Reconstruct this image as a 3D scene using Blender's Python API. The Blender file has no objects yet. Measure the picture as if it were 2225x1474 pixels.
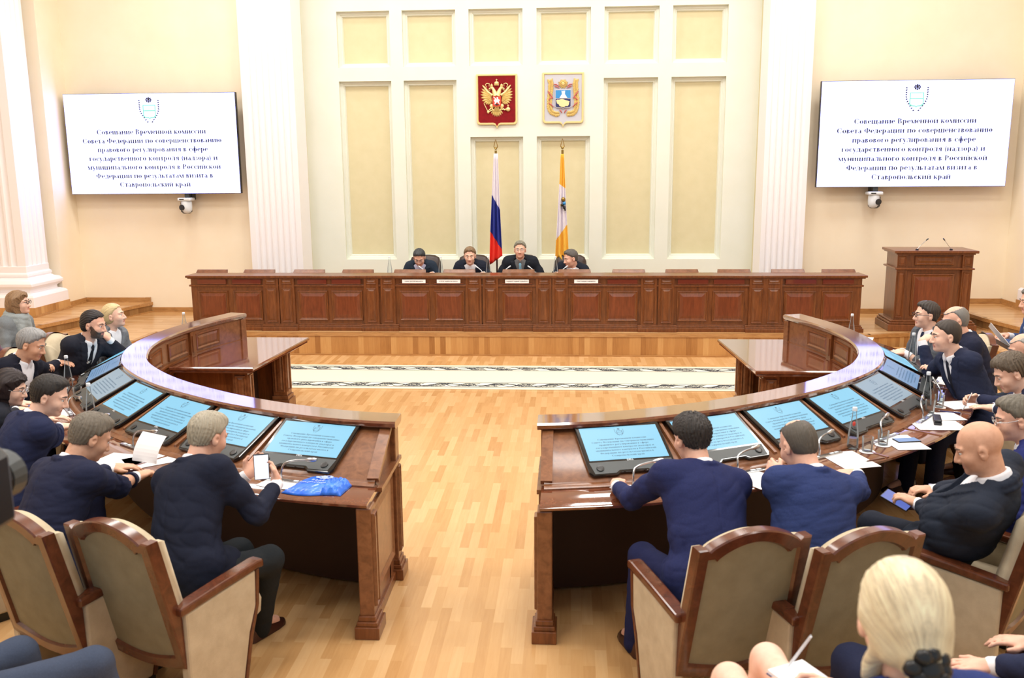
import bpy, math, random
import numpy as np
from mathutils import Vector, Matrix
sc = bpy.context.scene
COL = sc.collection
rad = math.radians
V = lambda *a: np.array(a, float)

# ------------------------------------------------------------------ camera, world, lights, exposure
F_PX, PITCH, YAW, ROLL = 1950.0, rad(10.8), rad(3.66), 0.0078
CAM = V(0.6, 0.0, 2.5)
_f = V(-math.sin(YAW)*math.cos(PITCH), math.cos(YAW)*math.cos(PITCH), -math.sin(PITCH))
_r = V(math.cos(YAW), math.sin(YAW), 0)
_u = np.cross(_r, _f)
_R = _r*math.cos(ROLL) - _u*math.sin(ROLL)
_U = _u*math.cos(ROLL) + _r*math.sin(ROLL)
cd = bpy.data.cameras.new('camera')
cam = bpy.data.objects.new('camera', cd)
COL.objects.link(cam)
cam.matrix_world = Matrix(((_R[0], _U[0], -_f[0], CAM[0]), (_R[1], _U[1], -_f[1], CAM[1]), (_R[2], _U[2], -_f[2], CAM[2]), (0, 0, 0, 1)))
cd.sensor_width = 36.0
cd.lens = 36.0*F_PX/2225.0
cd.clip_end = 100
cd.dof.use_dof = True
cd.dof.focus_distance = 10.0
cd.dof.aperture_fstop = 4.0
sc.camera = cam

def at_z(px, py, z):
    """point of the place at height z seen at photo pixel px, py"""
    d = _f + _R*(px-1112.5)/F_PX - _U*(py-737)/F_PX
    return CAM + d*((z-CAM[2])/d[2])
def at_y(px, py, y):
    d = _f + _R*(px-1112.5)/F_PX - _U*(py-737)/F_PX
    return CAM + d*(y/d[1])

w = bpy.data.worlds.new('world'); sc.world = w
w.use_nodes = True
w.node_tree.nodes['Background'].inputs[0].default_value = (0.86, 0.93, 1.0, 1)
w.node_tree.nodes['Background'].inputs[1].default_value = 0.55

def area(name, loc, rot, sx, sy, power, color):
    l = bpy.data.lights.new(name, 'AREA'); l.shape = 'RECTANGLE'; l.size = sx; l.size_y = sy
    l.energy = power; l.color = color
    o = bpy.data.objects.new(name, l); COL.objects.link(o)
    o.location = loc; o.rotation_euler = rot
    return o
CEIL = 6.6
LAMPS = [(x, y) for y in (2.0, 5.2, 8.4, 11.4) for x in (-4.8, -1.6, 1.6, 4.8)]
for (x, y) in LAMPS:
    area('ceiling_lamp', (x, y, CEIL-0.09), (0, 0, 0), 1.1, 1.1, 52, (1.0, 0.985, 0.96))
for x in (-2.6, -1.0, 0.6, 2.2):
    l = bpy.data.lights.new('alcove_spot', 'SPOT'); l.energy = 32; l.spot_size = rad(100); l.spot_blend = 0.9
    l.color = (0.93, 1.0, 0.95); l.shadow_soft_size = 0.12
    o = bpy.data.objects.new('alcove_spot', l); COL.objects.link(o)
    o.location = (x, 12.9, 6.35); o.rotation_euler = (rad(20), 0, 0)

sc.view_settings.view_transform = 'Standard'
sc.view_settings.look = 'None'
sc.view_settings.gamma = 1.0
sc.view_settings.use_curve_mapping = False
sc.view_settings.exposure = 0.36
cy = sc.cycles
cy.use_denoising = True
cy.max_bounces = 7; cy.diffuse_bounces = 4; cy.glossy_bounces = 3; cy.transmission_bounces = 6; cy.transparent_max_bounces = 14
cy.caustics_reflective = False; cy.caustics_refractive = False
cy.sample_clamp_indirect = 6.0

# ------------------------------------------------------------------ materials
def lin(c):
    return tuple(((v/255)/12.92 if v/255 <= 0.04045 else ((v/255+0.055)/1.055)**2.4) for v in c)
def new_mat(name):
    m = bpy.data.materials.new(name); m.use_nodes = True
    nt = m.node_tree
    return m, nt, nt.nodes['Principled BSDF']
def node(nt, t, **kw):
    n = nt.nodes.new(t)
    for k, v in kw.items():
        setattr(n, k, v)
    return n
def ramp(nt, fac, stops):
    r = node(nt, 'ShaderNodeValToRGB')
    e = r.color_ramp.elements
    while len(e) > 1: e.remove(e[-1])
    e[0].position = stops[0][0]; e[0].color = (*lin(stops[0][1]), 1)
    for p, c in stops[1:]:
        n = e.new(p); n.color = (*lin(c), 1)
    nt.links.new(fac, r.inputs[0])
    return r.outputs[0]
def coords(nt, scale, kind='Object', rot=(0, 0, 0)):
    tc = node(nt, 'ShaderNodeTexCoord'); mp = node(nt, 'ShaderNodeMapping')
    mp.inputs['Scale'].default_value = scale; mp.inputs['Rotation'].default_value = rot
    nt.links.new(tc.outputs[kind], mp.inputs[0])
    return mp.outputs[0]
def noise(nt, vec, scale, detail=3, rough=0.55, dist=0.0):
    n = node(nt, 'ShaderNodeTexNoise')
    n.inputs['Scale'].default_value = scale; n.inputs['Detail'].default_value = detail
    n.inputs['Roughness'].default_value = rough; n.inputs['Distortion'].default_value = dist
    nt.links.new(vec, n.inputs['Vector'])
    return n.outputs[0]
def bump(nt, bs, h, strength, dist=0.01):
    b = node(nt, 'ShaderNodeBump'); b.inputs['Strength'].default_value = strength; b.inputs['Distance'].default_value = dist
    nt.links.new(h, b.inputs['Height']); nt.links.new(b.outputs[0], bs.inputs['Normal'])
def plain(name, c, rough=0.5, metal=0.0, spec=0.5, coat=0.0):
    m, nt, b = new_mat(name)
    b.inputs['Base Color'].default_value = (*lin(c), 1)
    b.inputs['Roughness'].default_value = rough; b.inputs['Metallic'].default_value = metal
    b.inputs['Specular IOR Level'].default_value = spec; b.inputs['Coat Weight'].default_value = coat
    return m
def mottled(name, c1, c2, scale, rough=0.6, bmp=0.0, bscale=200, spec=0.4, stretch=(1, 1, 1)):
    m, nt, b = new_mat(name)
    v = coords(nt, stretch)
    f = noise(nt, v, scale, 4)
    nt.links.new(ramp(nt, f, [(0.3, c1), (0.7, c2)]), b.inputs['Base Color'])
    b.inputs['Roughness'].default_value = rough; b.inputs['Specular IOR Level'].default_value = spec
    if bmp: bump(nt, b, noise(nt, v, bscale, 2), bmp, 0.004)
    return m
def wood(name, dark, mid, light, stretch=(9, 9, 1.2), rough=0.3, coat=0.25, scale=4.0):
    m, nt, b = new_mat(name)
    v = coords(nt, stretch)
    f = noise(nt, v, scale, 6, 0.62, 0.6)
    nt.links.new(ramp(nt, f, [(0.25, dark), (0.5, mid), (0.78, light)]), b.inputs['Base Color'])
    b.inputs['Roughness'].default_value = rough
    b.inputs['Coat Weight'].default_value = coat; b.inputs['Coat Roughness'].default_value = 0.12
    return m
def parquet(name, rotz=0.0, stops=None, bw=0.42, rh=0.062, rough=0.2, kind='Object', rot=None):
    m, nt, b = new_mat(name)
    v = coords(nt, (1, 1, 1), kind, (0, 0, rotz))
    if rot is not None:                                      # upright boards: length along z
        s_ = node(nt, 'ShaderNodeSeparateXYZ'); c_ = node(nt, 'ShaderNodeCombineXYZ'); a_ = node(nt, 'ShaderNodeMath', operation='ADD')
        nt.links.new(v, s_.inputs[0]); nt.links.new(s_.outputs[0], a_.inputs[0]); nt.links.new(s_.outputs[1], a_.inputs[1])
        nt.links.new(s_.outputs[2], c_.inputs[0]); nt.links.new(a_.outputs[0], c_.inputs[1]); v = c_.outputs[0]
    br = node(nt, 'ShaderNodeTexBrick')
    br.inputs['Color1'].default_value = (0, 0, 0, 1); br.inputs['Color2'].default_value = (1, 1, 1, 1)
    br.inputs['Mortar'].default_value = (0.42, 0.42, 0.42, 1)
    br.inputs['Scale'].default_value = 1.0; br.inputs['Brick Width'].default_value = bw; br.inputs['Row Height'].default_value = rh
    br.inputs['Mortar Size'].default_value = 0.0007; br.inputs['Bias'].default_value = 0.0
    br.offset = 0.37; br.squash = 1.0
    nt.links.new(v, br.inputs['Vector'])
    mp = node(nt, 'ShaderNodeMapping'); mp.inputs['Scale'].default_value = (2.2, 26, 26)
    nt.links.new(v, mp.inputs[0])
    g = noise(nt, mp.outputs[0], 2.0, 5, 0.6, 0.4)
    mx = node(nt, 'ShaderNodeMix'); mx.data_type = 'FLOAT'; mx.inputs[0].default_value = 0.4
    nt.links.new(br.outputs['Color'], mx.inputs[2]); nt.links.new(g, mx.inputs[3])
    st = stops or [(0.1, (184, 136, 84)), (0.4, (202, 157, 104)), (0.62, (209, 166, 114)), (0.9, (218, 179, 130))]
    nt.links.new(ramp(nt, mx.outputs[0], st), b.inputs['Base Color'])
    b.inputs['Roughness'].default_value = rough; b.inputs['Specular IOR Level'].default_value = 0.45
    return m
def emit(name, c, s):
    m, nt, b = new_mat(name)
    b.inputs['Base Color'].default_value = (0.02, 0.02, 0.02, 1)
    b.inputs['Emission Color'].default_value = (*lin(c), 1); b.inputs['Emission Strength'].default_value = s
    b.inputs['Roughness'].default_value = 0.35
    return m
def glass(name, tint=(1, 1, 1), alpha=0.25):
    m, nt, b = new_mat(name)
    nt.nodes.remove(b)
    tr = node(nt, 'ShaderNodeBsdfTransparent'); tr.inputs[0].default_value = (0.93, 0.96, 0.97, 1)
    gl_ = node(nt, 'ShaderNodeBsdfGlossy'); gl_.inputs['Roughness'].default_value = 0.04
    lw = node(nt, 'ShaderNodeLayerWeight'); lw.inputs[0].default_value = 0.26
    df = node(nt, 'ShaderNodeBsdfDiffuse'); df.inputs[0].default_value = (0.86, 0.9, 0.93, 1)  # bright reflections put into the rims as diffuse white
    m2 = node(nt, 'ShaderNodeMixShader'); m2.inputs[0].default_value = 0.6; nt.links.new(gl_.outputs[0], m2.inputs[1]); nt.links.new(df.outputs[0], m2.inputs[2])
    mx = node(nt, 'ShaderNodeMixShader'); nt.links.new(lw.outputs[0], mx.inputs[0]); nt.links.new(tr.outputs[0], mx.inputs[1]); nt.links.new(m2.outputs[0], mx.inputs[2])
    nt.links.new(mx.outputs[0], nt.nodes['Material Output'].inputs[0])
    return m

M = {}
M['wall'] = mottled('wall_cream', (246, 232, 206), (249, 237, 213), 2.2, 0.75, 0.06, 160)
M['alcove'] = mottled('alcove_white', (230, 232, 218), (234, 236, 224), 2.0, 0.7)
M['panel_yellow'] = mottled('alcove_yellow', (216, 206, 166), (221, 211, 173), 6.0, 0.75, 0.1, 120)
M['white_paint'] = plain('white_paint', (246, 243, 245), 0.6)
M['ceiling'] = plain('ceiling_white', (240, 238, 232), 0.8)
M['floor'] = parquet('oak_parquet', rad(90))
M['stage_floor'] = parquet('stage_parquet', 0.0, bw=0.9, rh=0.08)
M['oak'] = parquet('oak_boards', 0, [(0.1, (150, 100, 52)), (0.4, (184, 134, 78)), (0.65, (200, 152, 94)), (0.9, (214, 172, 114))], 3.0, 0.075, 0.35, rot=(0, rad(90), 0))
M['oak_trim'] = wood('oak_trim', (150, 102, 56), (182, 134, 80), (200, 154, 100), (1.5, 9, 9))
M['mahogany'] = wood('mahogany', (86, 46, 21), (115, 65, 31), (137, 82, 43))
M['mahogany_panel'] = wood('mahogany_panel', (92, 44, 22), (116, 58, 30), (136, 72, 40))
M['desk_wood'] = wood('desk_wood', (98, 58, 34), (126, 80, 50), (146, 98, 64), (5, 5, 5))
M['desk_top'] = wood('desk_top', (88, 46, 28), (112, 62, 40), (130, 78, 52), (5, 5, 5), 0.08, 1.0)
_b = M['desk_top'].node_tree.nodes['Principled BSDF']
_b.inputs['Coat IOR'].default_value = 1.75; _b.inputs['Coat Roughness'].default_value = 0.05; _b.inputs['Specular IOR Level'].default_value = 0.8
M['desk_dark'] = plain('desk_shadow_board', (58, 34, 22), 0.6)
M['chair_wood'] = wood('chair_wood', (70, 36, 20), (94, 50, 30), (112, 64, 40), (4, 4, 4), 0.25, 0.35)
M['fabric'] = mottled('beige_velour', (186, 172, 146), (202, 189, 163), 14, 0.95, 0.25, 300, 0.15)
M['fabric_back'] = mottled('olive_beige_velour', (140, 133, 108), (152, 145, 119), 12, 0.95, 0.25, 300, 0.15)
M['leather'] = plain('dark_leather', (52, 36, 32), 0.38)
M['black'] = plain('black_plastic', (22, 23, 25), 0.32)
M['black_gloss'] = plain('black_gloss', (14, 15, 17), 0.12, coat=0.5)
M['grey_plastic'] = plain('dark_grey_plastic', (60, 66, 68), 0.4)
M['silver'] = plain('silver_metal', (196, 198, 200), 0.25, 1.0)
M['chrome'] = plain('chrome', (225, 225, 228), 0.12, 1.0)
M['gold'] = plain('gold_relief', (240, 216, 150), 0.36, 0.4)
M['gold_dark'] = plain('old_brass', (150, 124, 64), 0.3, 0.9)
M['crimson'] = mottled('crimson_velvet', (120, 2, 14), (138, 6, 20), 20, 0.9)
M['grey_field'] = plain('pale_grey_field', (196, 196, 206), 0.8)
M['red'] = plain('red_enamel', (214, 66, 44), 0.4)
M['ribbon'] = plain('ribbon_red', (190, 92, 88), 0.5)
M['sky_blue'] = plain('sky_blue_enamel', (50, 140, 206), 0.4)
M['navy_enamel'] = plain('navy_enamel', (40, 44, 100), 0.4)
M['cream_enamel'] = plain('cream_enamel', (246, 218, 160), 0.4)
M['paper'] = plain('white_paper', (250, 250, 252), 0.7)
M['plate_text'] = plain('print_black', (60, 55, 60), 0.7)
M['glass'] = glass('clear_glass')
M['label_red'] = plain('label_red', (206, 70, 60), 0.4)
M['cap_white'] = plain('cap_white', (225, 232, 238), 0.4)
M['screen_white'] = emit('projection_white', (168, 174, 255), 3.0)
M['screen_text'] = emit('projection_text', (40, 44, 100), 0.12)
M['screen_green'] = emit('projection_green', (130, 225, 200), 0.9)
M['mon_blue'] = emit('monitor_blue', (132, 212, 246), 0.72)
M['mon_text'] = emit('monitor_text', (40, 100, 140), 0.5)
M['mon_video'] = emit('monitor_video', (110, 150, 190), 0.8)
M['lamp'] = emit('lamp_diffuser', (255, 246, 230), 3.0)
M['bag'] = mottled('blue_polythene', (44, 104, 228), (66, 134, 246), 14, 0.22, 0.5, 26)
M['bag_print'] = plain('bag_print', (186, 206, 250), 0.4)
M['carpet'] = None

# ------------------------------------------------------------------ mesh helpers
class MB:
    def __init__(s): s.v = []; s.f = []; s.m = []; s.cur = 0
    def add(s, vs, fs, mi=None):
        o = len(s.v); s.v += [tuple(map(float, p)) for p in vs]
        s.f += [tuple(i+o for i in f) for f in fs]; s.m += [s.cur if mi is None else mi]*len(fs)
        return s
    def box(s, x0, x1, y0, y1, z0, z1, mi=None):
        vs = [(x, y, z) for z in (z0, z1) for y in (y0, y1) for x in (x0, x1)]
        return s.add(vs, [(0, 2, 3, 1), (4, 5, 7, 6), (0, 1, 5, 4), (2, 6, 7, 3), (0, 4, 6, 2), (1, 3, 7, 5)], mi)
    def frustum(s, a, b, mi=None):
        """a, b: two loops of equal length, joined and capped"""
        n = len(a)
        return s.add(list(a)+list(b), [tuple(range(n))[::-1], tuple(range(n, 2*n))]+[(i, (i+1) % n, n+(i+1) % n, n+i) for i in range(n)], mi)
    def loops(s, ls, closed=True, caps=True, mi=None):
        n = len(ls[0]); vs = [p for l in ls for p in l]; fs = []
        for k in range(len(ls)-1):
            for i in range(n if closed else n-1):
                j = (i+1) % n
                fs.append((k*n+i, k*n+j, (k+1)*n+j, (k+1)*n+i))
        if caps and closed:
            fs.append(tuple(range(n))[::-1]); fs.append(tuple(range((len(ls)-1)*n, len(ls)*n)))
        return s.add(vs, fs, mi)
    def tube(s, pts, r, n=8, mi=None):
        pts = [np.array(p, float) for p in pts]; rs = r if hasattr(r, '__len__') else [r]*len(pts); ls = []
        up = None
        for i, p in enumerate(pts):
            t = pts[min(i+1, len(pts)-1)]-pts[max(i-1, 0)]; t = t/(np.linalg.norm(t)+1e-9)
            if up is None:
                up = V(0, 0, 1) if abs(t[2]) < 0.9 else V(1, 0, 0)
            a = np.cross(t, up); a = a/np.linalg.norm(a); b = np.cross(a, t); up = b
            ls.append([p+rs[i]*(a*math.cos(2*math.pi*k/n)+b*math.sin(2*math.pi*k/n)) for k in range(n)])
        return s.loops(ls, mi=mi)
    def lathe(s, prof, n=24, c=(0, 0, 0), mi=None):
        ls = [[(c[0]+r*math.cos(2*math.pi*k/n), c[1]+r*math.sin(2*math.pi*k/n), c[2]+z) for k in range(n)] for r, z in prof]
        return s.loops(ls, mi=mi)
    def prism(s, poly, z0, z1, fn=None, mi=None):
        """poly in 2-D, pulled from z0 to z1; fn maps (u, v, w) to the place"""
        fn = fn or (lambda a, b, c: (a, b, c))
        return s.frustum([fn(x, y, z0) for x, y in poly], [fn(x, y, z1) for x, y in poly], mi)
    def ball(s, c, r, n=12, mi=None):
        r = r if hasattr(r, '__len__') else (r, r, r)
        ls = []
        for i in range(n//2+1):
            a = math.pi*i/(n//2); q = max(math.sin(a), 0.02)
            ls.append([(c[0]+r[0]*q*math.cos(2*math.pi*k/n), c[1]+r[1]*q*math.sin(2*math.pi*k/n), c[2]-r[2]*math.cos(a)) for k in range(n)])
        return s.loops(ls, mi=mi)
    def obj(s, name, mat, parent=None, smooth=False, bevel=0.0, loc=None):
        me = bpy.data.meshes.new(name); me.from_pydata(s.v, [], s.f)
        mats = mat if isinstance(mat, (list, tuple)) else [mat]
        for k in mats: me.materials.append(M[k] if isinstance(k, str) else k)
        if any(s.m): me.polygons.foreach_set('material_index', s.m)
        o = bpy.data.objects.new(name, me); COL.objects.link(o)
        if parent is not None: o.parent = parent
        if loc is not None: o.location = loc
        fix(me, smooth)
        if bevel:
            b = o.modifiers.new('edge', 'BEVEL'); b.width = bevel; b.segments = 2; b.limit_method = 'ANGLE'; b.angle_limit = rad(40)
        return o
import bmesh
def fix(me, smooth):
    bm = bmesh.new(); bm.from_mesh(me)
    bmesh.ops.recalc_face_normals(bm, faces=bm.faces)
    bm.to_mesh(me); bm.free()
    if smooth:
        me.polygons.foreach_set('use_smooth', [True]*len(me.polygons))
        try: me.set_sharp_from_angle(angle=rad(smooth if smooth is not True else 45))
        except Exception: pass
def thing(name, label, cat, loc=(0, 0, 0), rz=0.0, group=None):
    o = bpy.data.objects.new(name, None); COL.objects.link(o)
    o.location = loc; o.rotation_euler = (0, 0, rz); o.empty_display_size = 0.1
    o['label'] = label; o['category'] = cat
    if group: o['group'] = group
    return o
def tag(o, label, cat, group=None):
    o['label'] = label; o['category'] = cat
    if group: o['group'] = group
    return o
def struct(o, label=None):
    o['kind'] = 'structure'
    if label: o['label'] = label
    return o
def dup(root, label=None, loc=None, rz=None, group=None):
    def cp(o, par):
        c = o.copy(); COL.objects.link(c); c.parent = par
        for ch in [q for q in KIDS.get(o.name, [])]: cp(ch, c)
        return c
    KIDS = {}
    for q in bpy.data.objects:
        if q.parent: KIDS.setdefault(q.parent.name, []).append(q)
    r = cp(root, None)
    if label: r['label'] = label
    if loc is not None: r.location = loc
    if rz is not None: r.rotation_euler = (0, 0, rz)
    if group: r['group'] = group
    return r
def smoothpath(pts, sub=8):
    """Catmull-Rom through pts"""
    P = [np.array(p, float) for p in pts]; P = [2*P[0]-P[1]]+P+[2*P[-1]-P[-2]]; out = []
    for i in range(1, len(P)-2):
        for k in range(sub):
            t = k/sub; a, b, c, d = P[i-1:i+3]
            out.append(0.5*((2*b)+(c-a)*t+(2*a-5*b+4*c-d)*t*t+(3*b-a-3*c+d)*t**3))
    out.append(P[-2]); return out
# ------------------------------------------------------------------ room shell
STG, PLT = 0.31, 0.465
def slab(name, x0, x1, y0, y1, z0, z1, mat, bevel=0.0):
    return struct(MB().box(x0, x1, y0, y1, z0, z1).obj(name, mat, bevel=bevel))
slab('floor', -9, 9, -1.5, 15, -0.2, 0.0, 'floor')
# stage: floor slab, front boards and nosing; side wings come forward, then a higher platform
MB_ = MB
def stage_piece(name, poly, z0, z1):
    t = MB().prism(poly, z1-0.02, z1).obj(name, 'stage_floor')
    return struct(t)
main = [(-5.08, 11.86), (4.55, 11.86), (5.1, 12.0), (5.6, 11.6), (5.75, 10.6), (6.6, 8.6), (9, 8.6), (9, 14.6), (-9, 14.6), (-9, 8.2), (-6.3, 8.2), (-5.2, 10.4), (-5.08, 11.2)]
struct(MB().prism(main, STG-0.03, STG).obj('floor_stage', 'stage_floor'))
def riser(name, pts, z0, z1):
    """vertical oak boards under a stage edge, with a nosing on top"""
    mb = MB(); nz = MB()
    for (a, b) in zip(pts[:-1], pts[1:]):
        a = V(*a); b = V(*b); t = (b-a)/np.linalg.norm(b-a); n = V(t[1], -t[0])
        q = [a-n*0.03, b-n*0.03, b, a]
        mb.prism([tuple(p) for p in q], z0, z1-0.045)
        e = 0.012
        q = [a-n*0.05-t*e, b-n*0.05+t*e, b+n*0.012+t*e, a+n*0.012-t*e]
        nz.prism([tuple(p) for p in q], z1-0.045, z1+0.002)
        q = [a-t*e, b+t*e, b+n*0.02+t*e, a+n*0.02-t*e]
        nz.prism([tuple(p) for p in q], z0, z0+0.02)
    o = struct(mb.obj(name, 'oak')); nz.obj('nosing', 'oak_trim', o)
    return o
riser('trim_1', [(-6.3, 8.2), (-5.2, 10.4), (-5.08, 11.2), (-5.08, 11.86), (4.55, 11.86), (5.1, 12.0), (5.6, 11.6), (5.75, 10.6), (6.6, 8.6)], 0, STG)
lp = [(-8.6, 8.8), (-7.0, 10.2), (-6.5, 11.5), (-5.95, 13.61), (-9, 13.61)]
struct(MB().prism(lp, STG+0.01, PLT).obj('floor_platform_left', 'stage_floor'))
riser('trim_2', lp[:4], STG, PLT)
rp = [(9, 13.61), (6.1, 13.61), (6.18, 12.3), (6.35, 11.4), (7.2, 10.0), (9, 9.4)]
struct(MB().prism(rp, STG+0.01, PLT).obj('floor_platform_right', 'stage_floor'))
riser('trim_3', rp[1:], STG, PLT)
st = struct(MB().box(4.5, 5.3, 11.0, 11.84, 0, 0.15).obj('floor_step', 'oak'))
# walls
WY = 13.62
slab('wall_back_left', -7.05, -3.47, WY, WY+0.3, 0, CEIL, 'wall')
slab('wall_back_right', 3.42, 7.05, WY, WY+0.3, 0, CEIL, 'wall')
slab('wall_niche_left', -7.4, -7.02, 13.0, WY+0.3, 0, CEIL, 'wall')
slab('wall_niche_right', 7.02, 7.4, 13.0, WY+0.3, 0, CEIL, 'wall')
slab('wall_left', -9.3, -8.9, -1.5, 15, 0, CEIL, 'wall')
slab('wall_right', 8.9, 9.3, -1.5, 15, 0, CEIL, 'wall')
slab('wall_alcove_left', -3.6, -3.47, WY+0.3, 14.3, 0, CEIL, 'panel_yellow')
slab('wall_alcove_right', 3.42, 3.55, WY+0.3, 14.3, 0, CEIL, 'panel_yellow')
slab('ceiling', -9.3, 9.3, -1.5, 15, CEIL, CEIL+0.2, 'ceiling')
# alcove wall: white field pierced by stepped recesses with yellow fields
AY = 14.05
cx = [-2.52, -1.52, -0.51, 0.51, 1.52, 2.53]
HW = 0.405
wins = [(c-HW, c+HW, 4.02, 4.84) for c in cx]+[(c-HW, c+HW, 1.09, 2.97 if abs(c) < 1 else 3.82) for c in cx]
face = MB()
xs = sorted({-3.5, 3.5} | {x for q in wins for x in q[:2]}); zs = sorted({0.0, CEIL} | {z for q in wins for z in q[2:]})
for i in range(len(xs)-1):
    for j in range(len(zs)-1):
        mx, mz = (xs[i]+xs[i+1])/2, (zs[j]+zs[j+1])/2
        if not any(a < mx < b and c < mz < d for a, b, c, d in wins):
            face.add([(xs[i], AY, zs[j]), (xs[i+1], AY, zs[j]), (xs[i+1], AY, zs[j+1]), (xs[i], AY, zs[j+1])], [(0, 1, 2, 3)])
for (a, b, c, d) in wins:
    lp_ = []
    for (e, y) in ((0, 0), (0.0, 0.07), (0.035, 0.075), (0.045, 0.09), (0.06, 0.09), (0.075, 0.13)):
        lp_.append([(a+e, AY+y, c+e), (b-e, AY+y, c+e), (b-e, AY+y, d-e), (a+e, AY+y, d-e)])
    face.loops(lp_, caps=False)
aw = struct(face.obj('wall_alcove', 'alcove'))
for (a, b, c, d) in wins:
    e = 0.07
    MB().box(a+e, b-e, AY+0.125, AY+0.15, c+e, d-e).obj('recess_field', 'panel_yellow', aw)
slab('wall_alcove_back', -3.6, 3.6, AY+0.2, AY+0.3, 0, CEIL, 'alcove')
# fluted pilasters between alcove and side walls
def fluted(name, x0, x1, y0, y1, z0, z1, n, side=0):
    """box pilaster whose front (and one side) carries n flutes"""
    w = x1-x0; pts = []
    m = 0.09*w; fw = (w-2*m)/n
    for k in range(n):
        a = x0+m+k*fw
        pts.append((a, y0))
        for j in range(7):
            q = j/6; pts.append((a+fw*0.12+fw*0.76*q, y0+0.028*math.sin(math.pi*q)))
        pts.append((a+fw, y0))
    poly = [(x0, y0)]+pts+[(x1, y0)]
    if side:
        d = y1-y0; nn = max(2, int(round(d/fw*0.8))); fd = (d-0.1)/nn; sp = []
        for k in range(nn):
            a = y0+0.05+k*fd
            for j in range(7):
                q = j/6; sp.append(((x1 if side > 0 else x0)-side*0.028*math.sin(math.pi*q), a+fd*0.12+fd*0.76*q))
        if side > 0: poly = poly+sp+[(x1, y1), (x0, y1)]
        else: poly = poly+[(x1, y1), (x0, y1)]+sp[::-1]
    else:
        poly += [(x1, y1), (x0, y1)]
    return struct(MB().prism(poly, z0, z1).obj(name, 'white_paint'))
fluted('wall_pilaster_left', -4.24, -3.445, 13.45, 13.95, 0, CEIL, 7)
fluted('wall_pilaster_right', 3.415, 4.04, 13.45, 13.95, 0, CEIL, 6)
def pier(name, x0, x1, y0, y1, side):
    o = fluted(name, x0, x1, y0, y1, 0.3, CEIL, 8, side)
    mb = MB()
    prof = [(0.008, 1.17), (0.008, 1.08), (0.03, 1.06), (0.035, 1.03), (0.02, 1.01), (0.05, 0.985), (0.10, 0.97), (0.135, 0.93), (0.135, 0.89), (0.10, 0.86), (0.07, 0.84), (0.07, 0.80), (0.15, 0.77), (0.17, 0.74), (0.17, 0.58), (0.17, 0.465)]
    ls = [[(x0-e, y0-e, z), (x1+e, y0-e, z), (x1+e, y1+e, z), (x0-e, y1+e, z)] for e, z in prof]
    mb.loops(ls).obj('column_base', 'white_paint', o, bevel=0.006)
    e = 0.18
    MB().box(x0-e, x1+e, y0-e, y1+e, 0.3, 0.60).obj('plinth', 'oak', o)
    MB().box(x0-e-0.02, x1+e+0.02, y0-e-0.02, y1+e+0.02, PLT, PLT+0.03).obj('plinth_moulding', 'oak_trim', o)
    return o
pier('wall_pier_left', -8.3, -7.12, 12.3, 12.85, 1)
pier('wall_pier_right', 7.16, 8.4, 12.4, 12.95, -1)
# skirting
def skirt(name, pts, z0):
    mb = MB()
    for a, b in zip(pts[:-1], pts[1:]):
        a = V(*a); b = V(*b); t = (b-a)/np.linalg.norm(b-a); n = V(t[1], -t[0])
        for (h0, h1, th) in ((0, 0.075, 0.02), (0.0, 0.02, 0.035)):
            q = [a, b, b+n*th, a+n*th]
            mb.prism([tuple(p) for p in q], z0+h0, z0+h1)
    return struct(mb.obj(name, 'oak_trim'))
skirt('baseboard_left', [(-5.97, WY), (-3.5, WY)], STG)
skirt('baseboard_platform_left', [(-7.02, 13.05), (-7.02, WY), (-5.97, WY)], PLT)
struct(MB().box(-6.04, -5.96, WY-0.045, WY-0.001, STG+.001, PLT+0.08).obj('baseboard_return_left', 'oak_trim'))
skirt('baseboard_right', [(3.5, WY), (6.12, WY)], STG)
skirt('baseboard_platform_right', [(6.1, WY), (7.02, WY), (7.02, 13.05)], PLT)
# ceiling lamp fittings
fl = None
for (x, y) in LAMPS:
    if fl is None:
        fl = thing('ceiling_light', 'square white recessed ceiling light of the hall', 'lamp', (x, y, CEIL), group='square ceiling lights')
        MB().box(-0.62, 0.62, -0.62, 0.62, -0.03, 0.0).obj('frame', 'white_paint', fl)
        MB().box(-0.56, 0.56, -0.56, 0.56, -0.05, -0.03).obj('diffuser', 'lamp', fl)
    else:
        dup(fl, loc=(x, y, CEIL))

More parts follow.
